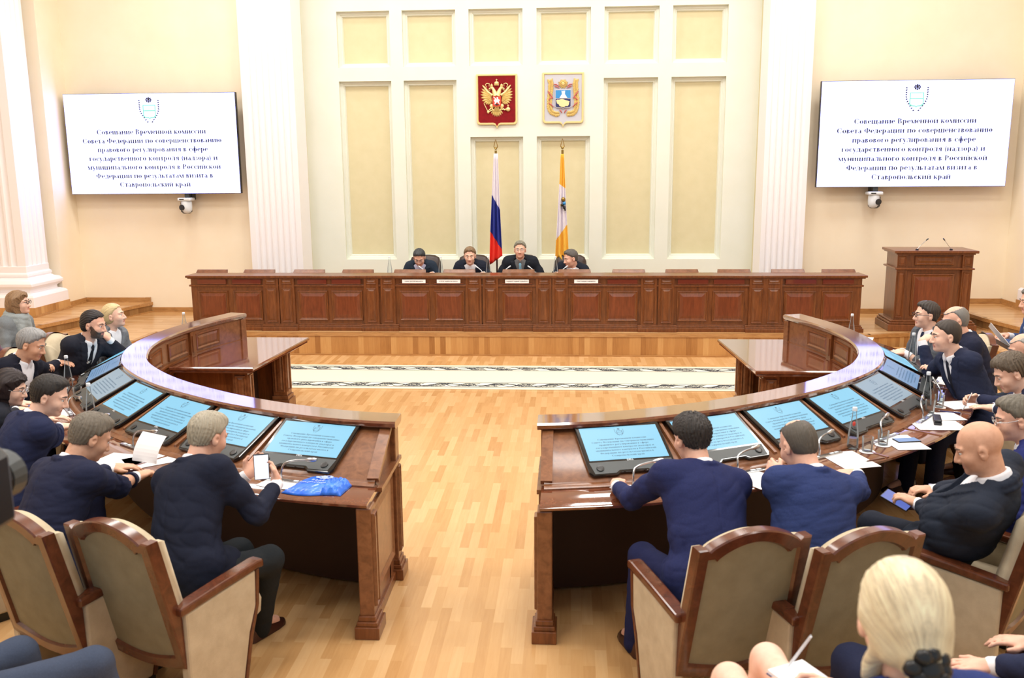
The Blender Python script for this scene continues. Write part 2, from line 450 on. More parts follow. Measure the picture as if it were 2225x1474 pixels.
# ------------------------------------------------------------------ carpet runner
def make_carpet():
    m, nt, b = new_mat('carpet_cream_scrolls')
    tc = node(nt, 'ShaderNodeTexCoord'); sp = node(nt, 'ShaderNodeSeparateXYZ'); nt.links.new(tc.outputs['Object'], sp.inputs[0])
    def mth(op, a, b_=None, c=None):
        n = node(nt, 'ShaderNodeMath', operation=op)
        for i, q in enumerate((a, b_, c)):
            if q is None: continue
            if isinstance(q, (int, float)): n.inputs[i].default_value = q
            else: nt.links.new(q, n.inputs[i])
        return n.outputs[0]
    X, Y = sp.outputs[0], sp.outputs[1]
    ay = mth('ABSOLUTE', Y)
    v = mth('SUBTRACT', ay, 0.43)                    # distance from the middle of the border band
    inb = mth('LESS_THAN', mth('ABSOLUTE', v), 0.105)
    # scrolling stem and leaves
    wv = mth('MULTIPLY', mth('SINE', mth('MULTIPLY', X, 9.6)), 0.055)
    stem = mth('LESS_THAN', mth('ABSOLUTE', mth('SUBTRACT', v, wv)), 0.017)
    wv2 = mth('MULTIPLY', mth('SINE', mth('MULTIPLY', X, 19.2)), 0.075)
    stem2 = mth('LESS_THAN', mth('ABSOLUTE', mth('ADD', v, wv2)), 0.012)
    mp = node(nt, 'ShaderNodeMapping'); mp.inputs['Scale'].default_value = (7, 13, 1); nt.links.new(tc.outputs['Object'], mp.inputs[0])
    nz = noise(nt, mp.outputs[0], 2.4, 3, 0.6, 2.2)
    leaf = mth('LESS_THAN', mth('ABSOLUTE', mth('SUBTRACT', nz, 0.5)), 0.075)
    clump = mth('GREATER_THAN', mth('SINE', mth('ADD', mth('MULTIPLY', X, 19.2), mth('MULTIPLY', v, 14.0))), -0.25)
    orn = mth('MAXIMUM', mth('MAXIMUM', stem, stem2), mth('MULTIPLY', leaf, clump))
    orn = mth('MULTIPLY', orn, mth('LESS_THAN', mth('ABSOLUTE', v), 0.085))
    line = mth('LESS_THAN', mth('ABSOLUTE', mth('SUBTRACT', mth('ABSOLUTE', v), 0.105)), 0.009)
    mask = mth('MAXIMUM', orn, line)
    bg = node(nt, 'ShaderNodeMix'); bg.data_type = 'RGBA'
    bg.inputs[6].default_value = (*lin((236, 220, 194)), 1); bg.inputs[7].default_value = (*lin((228, 228, 210)), 1)
    nt.links.new(inb, bg.inputs[0])
    mx = node(nt, 'ShaderNodeMix'); mx.data_type = 'RGBA'
    nt.links.new(mask, mx.inputs[0]); nt.links.new(bg.outputs[2], mx.inputs[6]); mx.inputs[7].default_value = (*lin((52, 54, 62)), 1)
    nt.links.new(mx.outputs[2], b.inputs['Base Color']); b.inputs['Roughness'].default_value = 0.95
    b.inputs['Specular IOR Level'].default_value = 0.1
    return m
M['carpet'] = make_carpet()
c = MB().box(-4.4, 4.4, -0.62, 0.62, 0, 0.012).obj('carpet_runner', 'carpet', loc=(0, 10.58, 0.0), bevel=0.004)
tag(c, 'long cream carpet runner with two dark scrolled borders across the parquet', 'carpet')

# ------------------------------------------------------------------ joinery: raised panels
def frame_panel(x0, x1, z0, z1, y, mb_f, mb_p, w=0.035, d=0.02):
    """bolection moulding and a raised field on a plane facing -y"""
    ls = []
    for e, o in ((0, 0), (0.004, d), (w*0.35, d*1.1), (w*0.6, d*0.5), (w, d*0.35)):
        ls.append([(x0+e, y-o, z0+e), (x1-e, y-o, z0+e), (x1-e, y-o, z1-e), (x0+e, y-o, z1-e)])
    mb_f.loops(ls, caps=False)
    e = w; b = min(w*1.0, (x1-x0)*0.16)
    l2 = [[(x0+e, y-d*0.35, z0+e), (x1-e, y-d*0.35, z0+e), (x1-e, y-d*0.35, z1-e), (x0+e, y-d*0.35, z1-e)]]
    e = w+b
    l2.append([(x0+e, y-d*0.95, z0+e), (x1-e, y-d*0.95, z0+e), (x1-e, y-d*0.95, z1-e), (x0+e, y-d*0.95, z1-e)])
    mb_p.loops(l2, caps=False)
    mb_p.add(l2[1], [(0, 1, 2, 3)])

# ------------------------------------------------------------------ rostrum (long desk on the stage)
RY = 12.05
ro = thing('rostrum', 'long panelled mahogany desk across the stage', 'desk', (0, 0, STG))
Z = lambda z: z-STG
body = MB().box(-4.62, 4.47, RY, RY+0.06, Z(0.31), Z(1.03))
body.box(-4.615, -4.56, RY+0.061, RY+0.75, Z(0.31), Z(1.025)).box(4.41, 4.465, RY+0.061, RY+0.75, Z(0.31), Z(1.025))
body.obj('carcass', 'mahogany', ro)
top = MB()
for (e, z0, z1) in ((0.035, 1.03, 1.045), (0.055, 1.045, 1.075)):
    top.box(-4.62-e, 4.47+e, RY-e, RY+0.32, Z(z0), Z(z1))
top.obj('top', 'mahogany', ro, bevel=0.006)
MB().box(-4.58, 4.43, RY+0.30, RY+0.82, Z(0.98), Z(1.01)).obj('worktop', 'desk_top', ro, bevel=0.004)
pan2 = [(-4.53, -4.1), (-4.03, -3.62), (-3.12, -2.7), (-2.65, -2.22), (-1.71, -1.29), (-1.23, -0.82), (-0.30, 0.11), (0.63, 1.04), (1.11, 1.53), (2.05, 2.46), (2.52, 2.94), (3.46, 3.88), (3.95, 4.36)]
pil2 = [(-3.56, -3.41), (-3.34, -3.19), (-2.16, -2.02), (-1.93, -1.79), (-0.76, -0.61), (-0.53, -0.38), (0.19, 0.34), (0.41, 0.56), (1.60, 1.75), (1.83, 1.98), (3.03, 3.18), (3.24, 3.40)]
for (a, b) in pan2:
    f_, p_ = MB(), MB()
    frame_panel(a, b, Z(0.45), Z(0.865), RY, f_, p_, 0.04)
    o = f_.obj('panel', 'mahogany', ro); p_.obj('panel_field', 'mahogany_panel', o)
for k in range(0, len(pil2), 2):
    a, b = pil2[k][0]-0.04, pil2[k+1][1]+0.04
    mb = MB()
    mb.box(pil2[k][0]-0.03, pil2[k][1]+0.03, RY-0.03, RY-.001, Z(0.40), Z(1.03))
    MB().box(pil2[k+1][0]-0.03, pil2[k+1][1]+0.03, RY-0.03, RY-.001, Z(0.40), Z(1.03)).obj('pilaster', 'mahogany', ro)
    o = mb.obj('pilaster', 'mahogany', ro)
    for (p, q) in (pil2[k], pil2[k+1]):
        f_ = MB(); frame_panel(p, q, Z(0.43), Z(0.905), RY-0.03, f_, f_, 0.022, 0.014)
        frame_panel(p, q, Z(0.955), Z(1.02), RY-0.03, f_, f_, 0.015, 0.012)
        f_.obj('pilaster_panel', 'mahogany', o)
    mb = MB()
    for (e, z0, z1) in ((0.075, 0.31, 0.365), (0.06, 0.365, 0.385), (0.045, 0.385, 0.405)):
        mb.box(a-0.03, b+0.03, RY-e, RY, Z(z0), Z(z1))
    mb.obj('pilaster_base', 'mahogany', o, bevel=0.004)
mb = MB()
for (e, z0, z1) in ((0.045, 0.31, 0.365), (0.03, 0.365, 0.385), (0.018, 0.385, 0.405), (0.02, 0.92, 0.945)):
    mb.box(-4.62-e, 4.47+e, RY-e, RY+0.05, Z(z0), Z(z1))
mb.obj('moulding', 'mahogany', ro, bevel=0.004)
PLATES = {4: 'ГАЛАНОВ ДМИТРИЙ НИКОЛАЕВИЧ', 5: 'КУТЕПОВ АНДРЕЙ ВИКТОРОВИЧ', 6: 'ВЛАДИМИРОВ ВЛАДИМИР ВЛАДИМИРОВИЧ', 7: 'ЯГУБОВ ГЕННАДИЙ ВЛАДИМИРОВИЧ'}
WHO = {4: 'below the man looking down', 5: 'below the second seated man from the left', 6: 'below the grey-haired man in glasses', 7: 'below the man turned sideways'}
def text_mesh(name, s, size, mat, parent, loc, rot=(rad(90), 0, 0), width=None):
    cu = bpy.data.curves.new(name, 'FONT'); cu.body = s; cu.size = size; cu.align_x = 'CENTER'; cu.align_y = 'CENTER'
    cu.offset = size*0.012
    t = bpy.data.objects.new(name, cu); COL.objects.link(t)
    bpy.context.view_layer.update()
    me = bpy.data.meshes.new_from_object(t.evaluated_get(bpy.context.evaluated_depsgraph_get()))
    bpy.data.objects.remove(t)
    me.name = name; me.materials.clear(); me.materials.append(M[mat])
    xs_ = [v.co.x for v in me.vertices]
    o = bpy.data.objects.new(name, me); COL.objects.link(o); o.parent = parent
    o.location = loc; o.rotation_euler = rot
    if width and xs_: o.scale = (width/(max(xs_)-min(xs_)), 1, 1)
    return o
gl = None
for k, (a, b) in enumerate(pan2):
    c = (a+b)/2
    if k in PLATES:
        t = thing('name_plate', 'white name plate on the stage desk '+WHO[k], 'sign', (c, RY-0.02, 0.955))
        MB().box(-0.2, 0.2, -0.012, 0.019, 0, 0.012).obj('holder', 'mahogany_panel', t)
        MB().box(-0.16, 0.16, -0.012, -0.006, 0.014, 0.064).obj('card', 'paper', t)
        text_mesh('lettering', PLATES[k], 0.02, 'plate_text', t, (0, -0.0135, 0.039), width=0.29 if k == 6 else 0.25)
    else:
        lab = 'empty glossy name holder on the front of the long stage desk'
        if gl is None:
            gl = thing('name_holder', lab, 'holder', (c, RY-0.02, 0.953), group='empty name holders on the stage desk')
            MB().box(-0.2, 0.2, -0.012, 0.019, 0, 0.012).obj('base', 'mahogany_panel', gl)
            m_ = plain('tinted_acrylic', (110, 52, 40), 0.06, coat=0.6); M['acrylic'] = m_
            MB().box(-0.2, 0.2, -0.008, 0.019, 0.012, 0.068).obj('window', 'acrylic', gl)
        else: dup(gl, loc=(c, RY-0.02, 0.953))
lids = [-4.48, -3.79, -3.07, -2.37, -1.63, -0.93, -0.10, 0.68, 1.43, 2.16, 2.87, 3.60, 4.28]
ld = None
for c in lids:
    if ld is None:
        ld = thing('monitor_housing', 'low wooden monitor hood standing behind the front rail of the stage desk', 'monitor', (c, RY+0.34, 1.01), group='monitor hoods on the stage desk')
        MB().loops([[(-0.24, 0, 0), (0.24, 0, 0), (0.24, 0.05, 0), (-0.24, 0.05, 0)], [(-0.22, 0.10, 0.095), (0.22, 0.10, 0.095), (0.22, 0.12, 0.095), (-0.22, 0.12, 0.095)]]).obj('hood', 'desk_wood', ld, bevel=0.004)
        MB().loops([[(-0.21, 0.052, 0.005), (0.21, 0.052, 0.005), (0.21, 0.056, 0.005), (-0.21, 0.056, 0.005)], [(-0.20, 0.122, 0.09), (0.20, 0.122, 0.09), (0.20, 0.126, 0.09), (-0.20, 0.126, 0.09)]]).obj('display', 'black_gloss', ld)
    else: dup(ld, loc=(c, RY+0.34, 1.01))

# ------------------------------------------------------------------ lectern
le = thing('lectern', 'tall panelled mahogany lectern at the right of the stage', 'lectern', (5.44, 12.22, STG), rad(-3))
mb = MB().box(-0.46, 0.46, 0, 0.5, 0.14, 1.02); mb.obj('body', 'mahogany', le)
for sx in (-1, 1):
    mb = MB().box(min(sx*0.48, sx*0.35), max(sx*0.48, sx*0.35), -0.04, 0.05, 0.14, 1.02)
    o = mb.obj('corner_pilaster', 'mahogany', le)
    f_ = MB(); frame_panel(min(sx*0.465, sx*0.365), max(sx*0.465, sx*0.365), 0.17, 0.79, -0.04, f_, f_, 0.02, 0.014)
    frame_panel(min(sx*0.465, sx*0.365), max(sx*0.465, sx*0.365), 0.87, 1.0, -0.04, f_, f_, 0.018, 0.014)
    f_.obj('pilaster_panel', 'mahogany', o)
f_, p_ = MB(), MB(); frame_panel(-0.27, 0.27, 0.2, 0.765, 0, f_, p_, 0.045, 0.02)
o = f_.obj('panel', 'mahogany', le); p_.obj('panel_field', 'mahogany_panel', o)
f_, p_ = MB(), MB(); frame_panel(-0.25, 0.25, 0.875, 1.0, 0, f_, p_, 0.03, 0.016)
o = f_.obj('upper_panel', 'mahogany', le); p_.obj('panel_field', 'mahogany', o)
mb = MB()
for (e, z0, z1) in ((0.085, 0, 0.09), (0.065, 0.09, 0.12), (0.045, 0.12, 0.145)):
    mb.box(-0.48-e, 0.48+e, -0.04-e, 0.5, z0, z1)
mb.obj('plinth', 'mahogany', le, bevel=0.008)
MB().box(-0.505, 0.505, -0.065, 0.5, 0.82, 0.845).obj('rail', 'mahogany', le, bevel=0.01)
mb = MB()
for (e, z0, z1) in ((0.02, 1.02, 1.04), (0.05, 1.04, 1.075)):
    mb.box(-0.48-e, 0.48+e, -0.04-e, 0.52, z0, z1)
mb.obj('top', 'mahogany', le, bevel=0.006)
for i, sx in enumerate((-1, 1)):
    t = thing('microphone', 'thin gooseneck microphone on the '+('left' if sx < 0 else 'right')+' side of the lectern top', 'microphone', (5.44+sx*0.22, 12.25, STG+1.075))
    MB().lathe([(0.02, 0), (0.02, 0.012), (0.008, 0.018)], 12).obj('base', 'black', t)
    p = [(0, 0, 0.015), (-sx*0.04, 0, 0.06), (-sx*0.10, -0.02, 0.13)]
    MB().tube(p, 0.003, 6).obj('gooseneck', 'silver', t)
    MB().tube([(-sx*0.10, -0.02, 0.13), (-sx*0.125, -0.03, 0.155)], 0.008, 8).obj('capsule', 'grey_plastic', t)
# ------------------------------------------------------------------ lettering (bold serif) as flat meshes
def glyphs():
    G = {}
    ST, HL = 0.15, 0.052
    def stem(x, a=0.0, b=0.46, top=1, bot=1):
        q = [('r', x-ST/2, a, x+ST/2, b)]
        if bot: q.append(('r', x-ST/2-0.045, a, x+ST/2+0.045, a+0.03))
        if top: q.append(('r', x-ST/2-0.045, b-0.03, x+ST/2+0.045, b))
        return q
    def bar(x0, y0, x1, y1, w=HL): return [('l', x0, y0, x1, y1, w)]
    def arc(cx_, cy_, rx, ry, a0=0, a1=360, t=ST): return [('a', cx_, cy_, rx, ry, a0, a1, t)]
    G['о'] = (0.54, arc(.27, .23, .19, .22))
    G['с'] = (0.47, arc(.26, .23, .19, .22, 45, 315)+arc(.37, .36, .03, .03, 0, 360, .05))
    G['е'] = (0.48, arc(.26, .23, .19, .22, 5, 315)+bar(.09, .25, .43, .25))
    G['в'] = (0.5, stem(.13)+arc(.23, .345, .12, .10, -90, 90)+arc(.25, .12, .14, .105, -90, 90)+bar(.13, .445, .23, .445)+bar(.13, .015, .25, .015)+bar(.13, .24, .25, .24))
    G['а'] = (0.5, arc(.2, .12, .11, .11, 60, 330, .1)+[('r', .28, .0, .28+ST, .36)]+arc(.24, .33, .11, .11, 20, 160, .08)+bar(.22, .25, .3, .25)+bar(.36, .02, .47, .02))
    G['н'] = (0.6, stem(.13)+stem(.47)+bar(.13, .23, .47, .23))
    G['и'] = (0.6, stem(.13)+stem(.47)+bar(.17, .05, .43, .41, .045))
    G['й'] = (0.6, G['и'][1]+arc(.3, .6, .11, .07, 190, 350, .05))
    G['п'] = (0.6, stem(.13)+stem(.47)+bar(.1, .443, .5, .443))
    G['ш'] = (0.84, stem(.13)+stem(.42)+stem(.71)+bar(.1, .017, .74, .017))
    G['щ'] = (0.86, G['ш'][1]+bar(.8, .02, .8, -.12, .05))
    G['ц'] = (0.62, stem(.13)+stem(.45)+bar(.1, .017, .56, .017)+bar(.56, .02, .56, -.12, .05))
    G['м'] = (0.7, stem(.58)+bar(.12, 0, .12, .46, .04)+[('d', .12, .46, .34, .0, ST)]+bar(.34, .0, .55, .46, .04)+bar(.05, .015, .2, .015, .03))
    G['к'] = (0.55, stem(.13)+bar(.2, .2, .4, .42, .05)+[('d', .24, .26, .44, .0, ST)]+arc(.42, .41, .03, .03, 0, 360, .05))
    G['т'] = (0.5, stem(.25, top=0)+bar(.05, .44, .45, .44)+bar(.06, .45, .05, .33, .035)+bar(.44, .45, .45, .33, .035))
    G['д'] = (0.56, [('r', .34, .0, .34+ST, .46)]+bar(.1, .04, .2, .45, .045)+bar(.15, .445, .5, .445)+bar(.02, .02, .54, .02)+bar(.03, .02, .03, -.11, .045)+bar(.53, .02, .53, -.11, .045))
    G['ю'] = (0.78, stem(.13)+bar(.13, .23, .34, .23)+arc(.53, .23, .17, .22))
    G['у'] = (0.5, [('d', .1, .46, .27, .03, ST)]+bar(.43, .46, .22, -.14, .04)+arc(.16, -.14, .05, .04, 0, 360, .06)+bar(.02, .447, .22, .447, .03)+bar(.35, .447, .49, .447, .03))
    G['л'] = (0.57, stem(.44)+bar(.1, .03, .2, .45, .045)+bar(.16, .445, .48, .445)+arc(.08, .04, .035, .035, 0, 360, .05))
    G['г'] = (0.45, stem(.13)+bar(.1, .443, .4, .443)+bar(.4, .45, .41, .32, .035))
    G['я'] = (0.55, stem(.42)+arc(.31, .33, .14, .115, 90, 270)+bar(.3, .445, .4, .445)+bar(.3, .2, .4, .2)+bar(.28, .22, .1, .02, .06)+bar(.05, .015, .16, .015, .03))
    G['ф'] = (0.72, stem(.36, -.2, .68)+arc(.22, .23, .14, .21)+arc(.5, .23, .14, .21))
    G['('] = (0.3, arc(.33, .24, .22, .44, 120, 240, .09))
    G[')'] = (0.3, arc(-.03, .24, .22, .44, -60, 60, .09))
    G['з'] = (0.43, arc(.18, .34, .12, .1, -80, 150, .1)+arc(.19, .12, .15, .11, -150, 80, .11))
    G['ь'] = (0.5, stem(.13)+arc(.25, .12, .14, .105, -90, 90)+bar(.13, .015, .25, .015)+bar(.13, .23, .25, .23))
    G['р'] = (0.55, stem(.13, -.2, .46)+arc(.28, .23, .17, .22, -125, 125))
    G['С'] = (0.7, arc(.37, .33, .29, .33, 42, 318)+bar(.6, .62, .61, .45, .045)+bar(.61, .2, .63, .16, .05))
    G['В'] = (0.66, stem(.15, 0, .66)+arc(.3, .49, .17, .15, -90, 90)+arc(.32, .17, .2, .155, -90, 90)+bar(.15, .642, .3, .642)+bar(.15, .018, .3, .018)+bar(.15, .335, .3, .335))
    G['Ф'] = (0.8, stem(.4, 0, .66)+arc(.27, .34, .2, .19, 60, 300)+arc(.53, .34, .2, .19, -120, 120))
    G['Р'] = (0.6, stem(.15, 0, .66)+arc(.29, .47, .19, .17, -90, 90)+bar(.15, .642, .3, .642)+bar(.15, .3, .3, .3))
    return G
GL = glyphs()
def glyph_mb(mb, ch, ox, oy, s, mi=0):
    if ch not in GL: return
    for q in GL[ch][1]:
        if q[0] == 'r': pts = [(q[1], q[2]), (q[3], q[2]), (q[3], q[4]), (q[1], q[4])]
        elif q[0] == 'l':
            dx, dy = q[3]-q[1], q[4]-q[2]; L = math.hypot(dx, dy) or 1; a, b = -dy/L*q[5]/2, dx/L*q[5]/2
            pts = [(q[1]+a, q[2]+b), (q[1]-a, q[2]-b), (q[3]-a, q[4]-b), (q[3]+a, q[4]+b)]
        elif q[0] == 'd':
            h = q[5]/2; pts = [(q[1]-h, q[2]), (q[1]+h, q[2]), (q[3]+h, q[4]), (q[3]-h, q[4])]
        else:
            _, cx_, cy_, rx, ry, a0, a1, t = q; n = max(4, int(abs(a1-a0)/30)); o = []; i_ = []
            for k in range(n+1):
                a = rad(a0+(a1-a0)*k/n); c, s_ = math.cos(a), math.sin(a); th = 0.052+(max(t, .1)*1.15-0.052)*abs(c)
                o.append((cx_+(rx+th*.3)*c, cy_+(ry+0.012)*s_)); i_.append((cx_+(rx-th*.7)*c, cy_+(ry-0.024)*s_))
            for k in range(n):
                vs = [o[k], o[k+1], i_[k+1], i_[k]]
                mb.add([(ox+x*s, oy+y*s, 0) for x, y in vs], [(0, 1, 2, 3)], mi)
            continue
        mb.add([(ox+x*s, oy+y*s, 0) for x, y in pts], [(0, 1, 2, 3)], mi)
def line_w(t): return sum(0.3 if ch == ' ' else GL[ch][0] for ch in t)
LINES = ['Совещание Временной комиссии', 'Совета Федерации по совершенствованию', 'правового регулирования в сфере', 'государственного контроля (надзора) и', 'муниципального контроля в Российской', 'Федерации по результатам визита в', 'Ставропольский край']
def slide_meshes(wd, ht):
    """lettering and small crest of the slide, centred on a wd x ht screen"""
    tx, em = MB(), MB()
    s = 0.815*wd/line_w(LINES[1])
    for k, t in enumerate(LINES):
        x = -line_w(t)*s/2; y = ht*(0.5-(0.385+0.0875*k))-0.23*s
        for ch in t:
            if ch == ' ': x += 0.3*s; continue
            glyph_mb(tx, ch, x, y, s); x += GL[ch][0]*s
    cy_ = ht*0.33; a = ht*0.12
    r = random.Random(4)
    sh = [(-.55, .45), (.55, .45), (.55, -.5), (.35, -.62), (.08, -.64), (0, -.72), (-.08, -.64), (-.35, -.62), (-.55, -.5)]
    for i in range(len(sh)):                                     # shield outline
        (x0, y0), (x1, y1) = sh[i], sh[(i+1) % len(sh)]
        em.add([(x0*a, cy_+y0*a, 0), (x1*a, cy_+y1*a, 0), (x1*.86*a, cy_+y1*.86*a, 0), (x0*.86*a, cy_+y0*.86*a, 0)], [(0, 1, 2, 3)], 1)
    em.add([(-.5*a, cy_+.02*a, 0), (.5*a, cy_+.02*a, 0), (.5*a, cy_-.06*a, 0), (-.5*a, cy_-.06*a, 0)], [(0, 1, 2, 3)], 1)
    for sx in (-1, 1):                                           # wreath leaves and ribbons
        for k in range(11):
            q = k/10; x = sx*(0.2+0.62*math.sin(min(1, q*1.5)*math.pi/2)); y = -0.95+1.75*q
            e = 0.09; g = r.uniform(-.4, .4)
            em.add([((x-e)*a, cy_+(y+g*.1)*a, 0), (x*a, cy_+(y-e*.5)*a, 0), ((x+e)*a, cy_+(y-g*.1)*a, 0), (x*a, cy_+(y+e*.9)*a, 0)], [(0, 1, 2, 3)], 0)
    for k in range(8):
        b = 2*math.pi*k/8; x, y = .2*math.cos(b), .85+.16*math.sin(b)
        em.add([((x-.07)*a, cy_+(y-.05)*a, 0), ((x+.07)*a, cy_+(y-.05)*a, 0), ((x+.05)*a, cy_+(y+.08)*a, 0), ((x-.05)*a, cy_+(y+.08)*a, 0)], [(0, 1, 2, 3)], 0)
    em.add([(-.09*a, cy_+.78*a, 0), (.09*a, cy_+.78*a, 0), (.09*a, cy_+.98*a, 0), (-.09*a, cy_+.98*a, 0)], [(0, 1, 2, 3)], 0)
    return tx, em

# ------------------------------------------------------------------ projection screens and the cameras under them
def big_screen(cx_, z0, z1, wd, lab):
    ht = z1-z0
    t = thing('projection_screen', lab, 'screen', (cx_, WY-0.25, z0))
    MB().box(-wd/2, wd/2, 0, 0.07, 0, ht).obj('casing', 'black', t)
    MB().box(-wd/2+0.3, -wd/2+0.5, 0.07, 0.22, ht*0.4, ht*0.6).box(wd/2-0.5, wd/2-0.3, 0.07, 0.22, ht*0.4, ht*0.6).obj('wall_bracket', 'grey_plastic', t)
    s = MB().box(-wd/2+0.006, wd/2-0.006, -0.006, 0.0, 0.006, ht-0.006).obj('display', 'screen_white', t)
    tx, em = slide_meshes(wd, ht)
    o = tx.obj('slide_lettering', 'screen_text', s, loc=(0, -0.008, ht/2)); o.rotation_euler = (rad(90), 0, 0)
    o = em.obj('slide_crest', ['screen_text', 'screen_green'], s, loc=(0, -0.008, ht/2)); o.rotation_euler = (rad(90), 0, 0)
    return t
big_screen(-5.625, 2.155, 3.63, 2.62, 'large white presentation screen hanging on the wall left of the flags')
big_screen(5.475, 2.19, 3.67, 2.64, 'large white presentation screen hanging above the lectern')
for i, (x, z, lab) in enumerate(((-5.18, 2.15, 'white dome video camera below the screen left of the flags'), (4.99, 2.18, 'white dome video camera below the screen above the lectern'))):
    y = WY-0.22
    t = thing('video_camera', lab, 'camera', (x, y, z-0.29))
    s = -1 if i == 0 else 1
    MB().box(-0.02, 0.06, 0.08, 0.22, 0.2, 0.3).box(-0.02, 0.05, 0.0, 0.1, 0.235, 0.31).obj('mount', 'grey_plastic', t)
    MB().box(-0.10, 0.10, -0.09, 0.09, 0.19, 0.235).obj('base', 'cap_white', t, bevel=0.012)
    MB().box(-0.07, 0.0, -0.092, -0.088, 0.205, 0.22).obj('front_plate', 'black', t)
    mb = MB().lathe([(0.02, 0), (0.055, 0.015), (0.075, 0.05), (0.08, 0.10), (0.078, 0.17), (0.07, 0.19)], 20)
    mb.obj('head', 'cap_white', t, smooth=True)
    MB().tube([(s*0.03, -0.03, 0.09), (s*0.05, -0.085, 0.09)], [0.05, 0.042], 14).obj('lens', 'black', t)
    MB().lathe([(0.078, 0.17), (0.083, 0.16), (0.083, 0.03), (0.05, 0.0), (0.04, 0.0), (0.05, 0.01), (0.07, 0.03), (0.07, 0.16)], 16, (s*0.018, 0.03, -0.004)).obj('yoke', 'black', t)

# ------------------------------------------------------------------ crests on the alcove wall
def crest_board(t, wd, field):
    h = 0.745; r = 0.05; n = 6
    def outline(e):
        w2 = wd/2-e; b = e; tp = h-e; rr = max(r-e*0.5, 0.02)
        p = [(-w2, tp), (-w2, b+rr)]+[(-w2+rr-rr*math.cos(a), b+rr-rr*math.sin(a)) for a in [math.pi/2*k/n for k in range(1, n+1)]]
        p += [(-0.055, b), (-0.025, b-0.012), (-0.01, b-0.035), (0, b-0.062+e*0.3), (0.01, b-0.035), (0.025, b-0.012), (0.055, b)]
        p += [(w2-rr+rr*math.sin(a), b+rr-rr*math.cos(a)) for a in [math.pi/2*k/n for k in range(0, n+1)]]
        return p+[(w2, tp)]
    mb = MB()
    mb.loops([[(x, -y, z) for x, z in outline(e)] for e, y in ((0, -0.0), (0, 0.03), (0.006, 0.04), (0.022, 0.04), (0.03, 0.028))], caps=False)
    mb.obj('frame', 'gold', t)
    MB().prism(outline(0.028), 0.0, 0.026, lambda a, b, c: (a, -c, b)).obj('field', field, t)
def leaf(mb, p, q, w, th=0.01, y=0.0, mi=None):
    """pointed relief leaf from p to q (x, z), standing th proud of -y"""
    p = V(*p); q = V(*q); d = q-p; n = V(-d[1], d[0]); n = n/np.linalg.norm(n)
    vs = []; 
    for k, f in ((0.0, .25), (0.3, .9), (0.6, 1.0), (0.85, .65), (1.0, 0.1)):
        c = p+d*k
        vs += [((c+n*w*f)[0], y, (c+n*w*f)[1]), (c[0], y-th*(0.4+f*0.8), c[1]), ((c-n*w*f)[0], y, (c-n*w*f)[1])]
    fs = []
    for k in range(4):
        a = 3*k; fs += [(a, a+1, a+4, a+3), (a+1, a+2, a+5, a+4)]
    mb.add(vs, fs, mi)
t = thing('state_crest', 'dark red wall crest with a golden two-headed eagle', 'crest', (-0.50, AY, 3.15))
crest_board(t, 0.62, 'crimson')
K = 0.001042
def ck(x, y): return ((x-392)*K, (885-y)*K)
Yf = -0.028
for s in (-1, 1):
    wing = MB()
    def c2(x, y):
        a = ck(x, y); return (a[0]*s, a[1])
    tips = [(600, 322), (613, 372), (624, 415), (628, 458), (622, 503), (608, 547), (585, 580), (552, 598), (520, 600), (495, 590)]
    for k, tp in enumerate(tips):
        q = k/9; rt = (470-10*q, 470+70*q)
        mid = (rt[0]+(tp[0]-rt[0])*0.25, rt[1]+(tp[1]-rt[1])*0.25)
        leaf(wing, c2(*mid), c2(*tp), 0.017, 0.014, Yf)
        leaf(wing, c2(*rt), c2(rt[0]+(tp[0]-rt[0])*0.55, rt[1]+(tp[1]-rt[1])*0.55), 0.018, 0.022, Yf)
    wing.tube([(*c2(455, 470)[:1], Yf-0.01, c2(455, 470)[1]), (*c2(520, 425)[:1], Yf-0.014, c2(520, 425)[1]), (*c2(595, 330)[:1], Yf-0.008, c2(595, 330)[1])], [0.02, 0.018, 0.008], 8)
    wing.obj('wing', 'gold', t, smooth=True)
bd = MB()
bd.ball((0, Yf, ck(392, 540)[1]), (0.068, 0.028, 0.13), 14)
for k in range(7):
    a = rad(-48+16*k); p = (0, ck(0, 635)[1]); q = (0.12*math.sin(a), ck(0, 635)[1]-0.145*math.cos(a)); leaf(bd, p, q, 0.018, 0.016, Yf)
    leaf(bd, p, (q[0]*0.6, p[1]+(q[1]-p[1])*0.6), 0.016, 0.026, Yf)
for s in (-1, 1):
    def c3(x, y, d=0.012):
        a = ck(x, y); return (a[0]*s, Yf-d, a[1])
    bd.tube([c3(405, 480, .016), c3(425, 425), c3(440, 385), c3(455, 365)], [0.042, 0.034, 0.024, 0.022], 10)
    bd.ball(c3(460, 365), (0.026, 0.018, 0.02), 10)
    bd.tube([c3(480, 368), c3(500, 375), c3(508, 392)], [0.012, 0.008, 0.002], 6)
    bd.tube([c3(480, 390), c3(500, 398), c3(512, 412)], [0.006, 0.004, 0.003], 5)
    bd.ball(c3(465, 620), (0.034, 0.02, 0.034), 10)
    bd.tube([c3(470, 635), c3(455, 665), c3(430, 690)], [0.02, 0.012, 0.008], 8)
    for k in range(3): bd.tube([c3(470, 650), c3(490+12*k, 672+6*k)], [0.012, 0.006], 6)
    # small crown and ribbon
    bd.ball(c3(465, 330), (0.022, 0.014, 0.018), 10); bd.ball(c3(465, 308), 0.006, 6); bd.tube([c3(446, 345), c3(484, 345)], 0.006, 6)
    bd.tube([c3(500, 345), c3(500, 305), c3(530, 300), c3(555, 318), c3(540, 350), c3(560, 372)], [0.004, 0.006, 0.007, 0.006, 0.006, 0.003], 6)
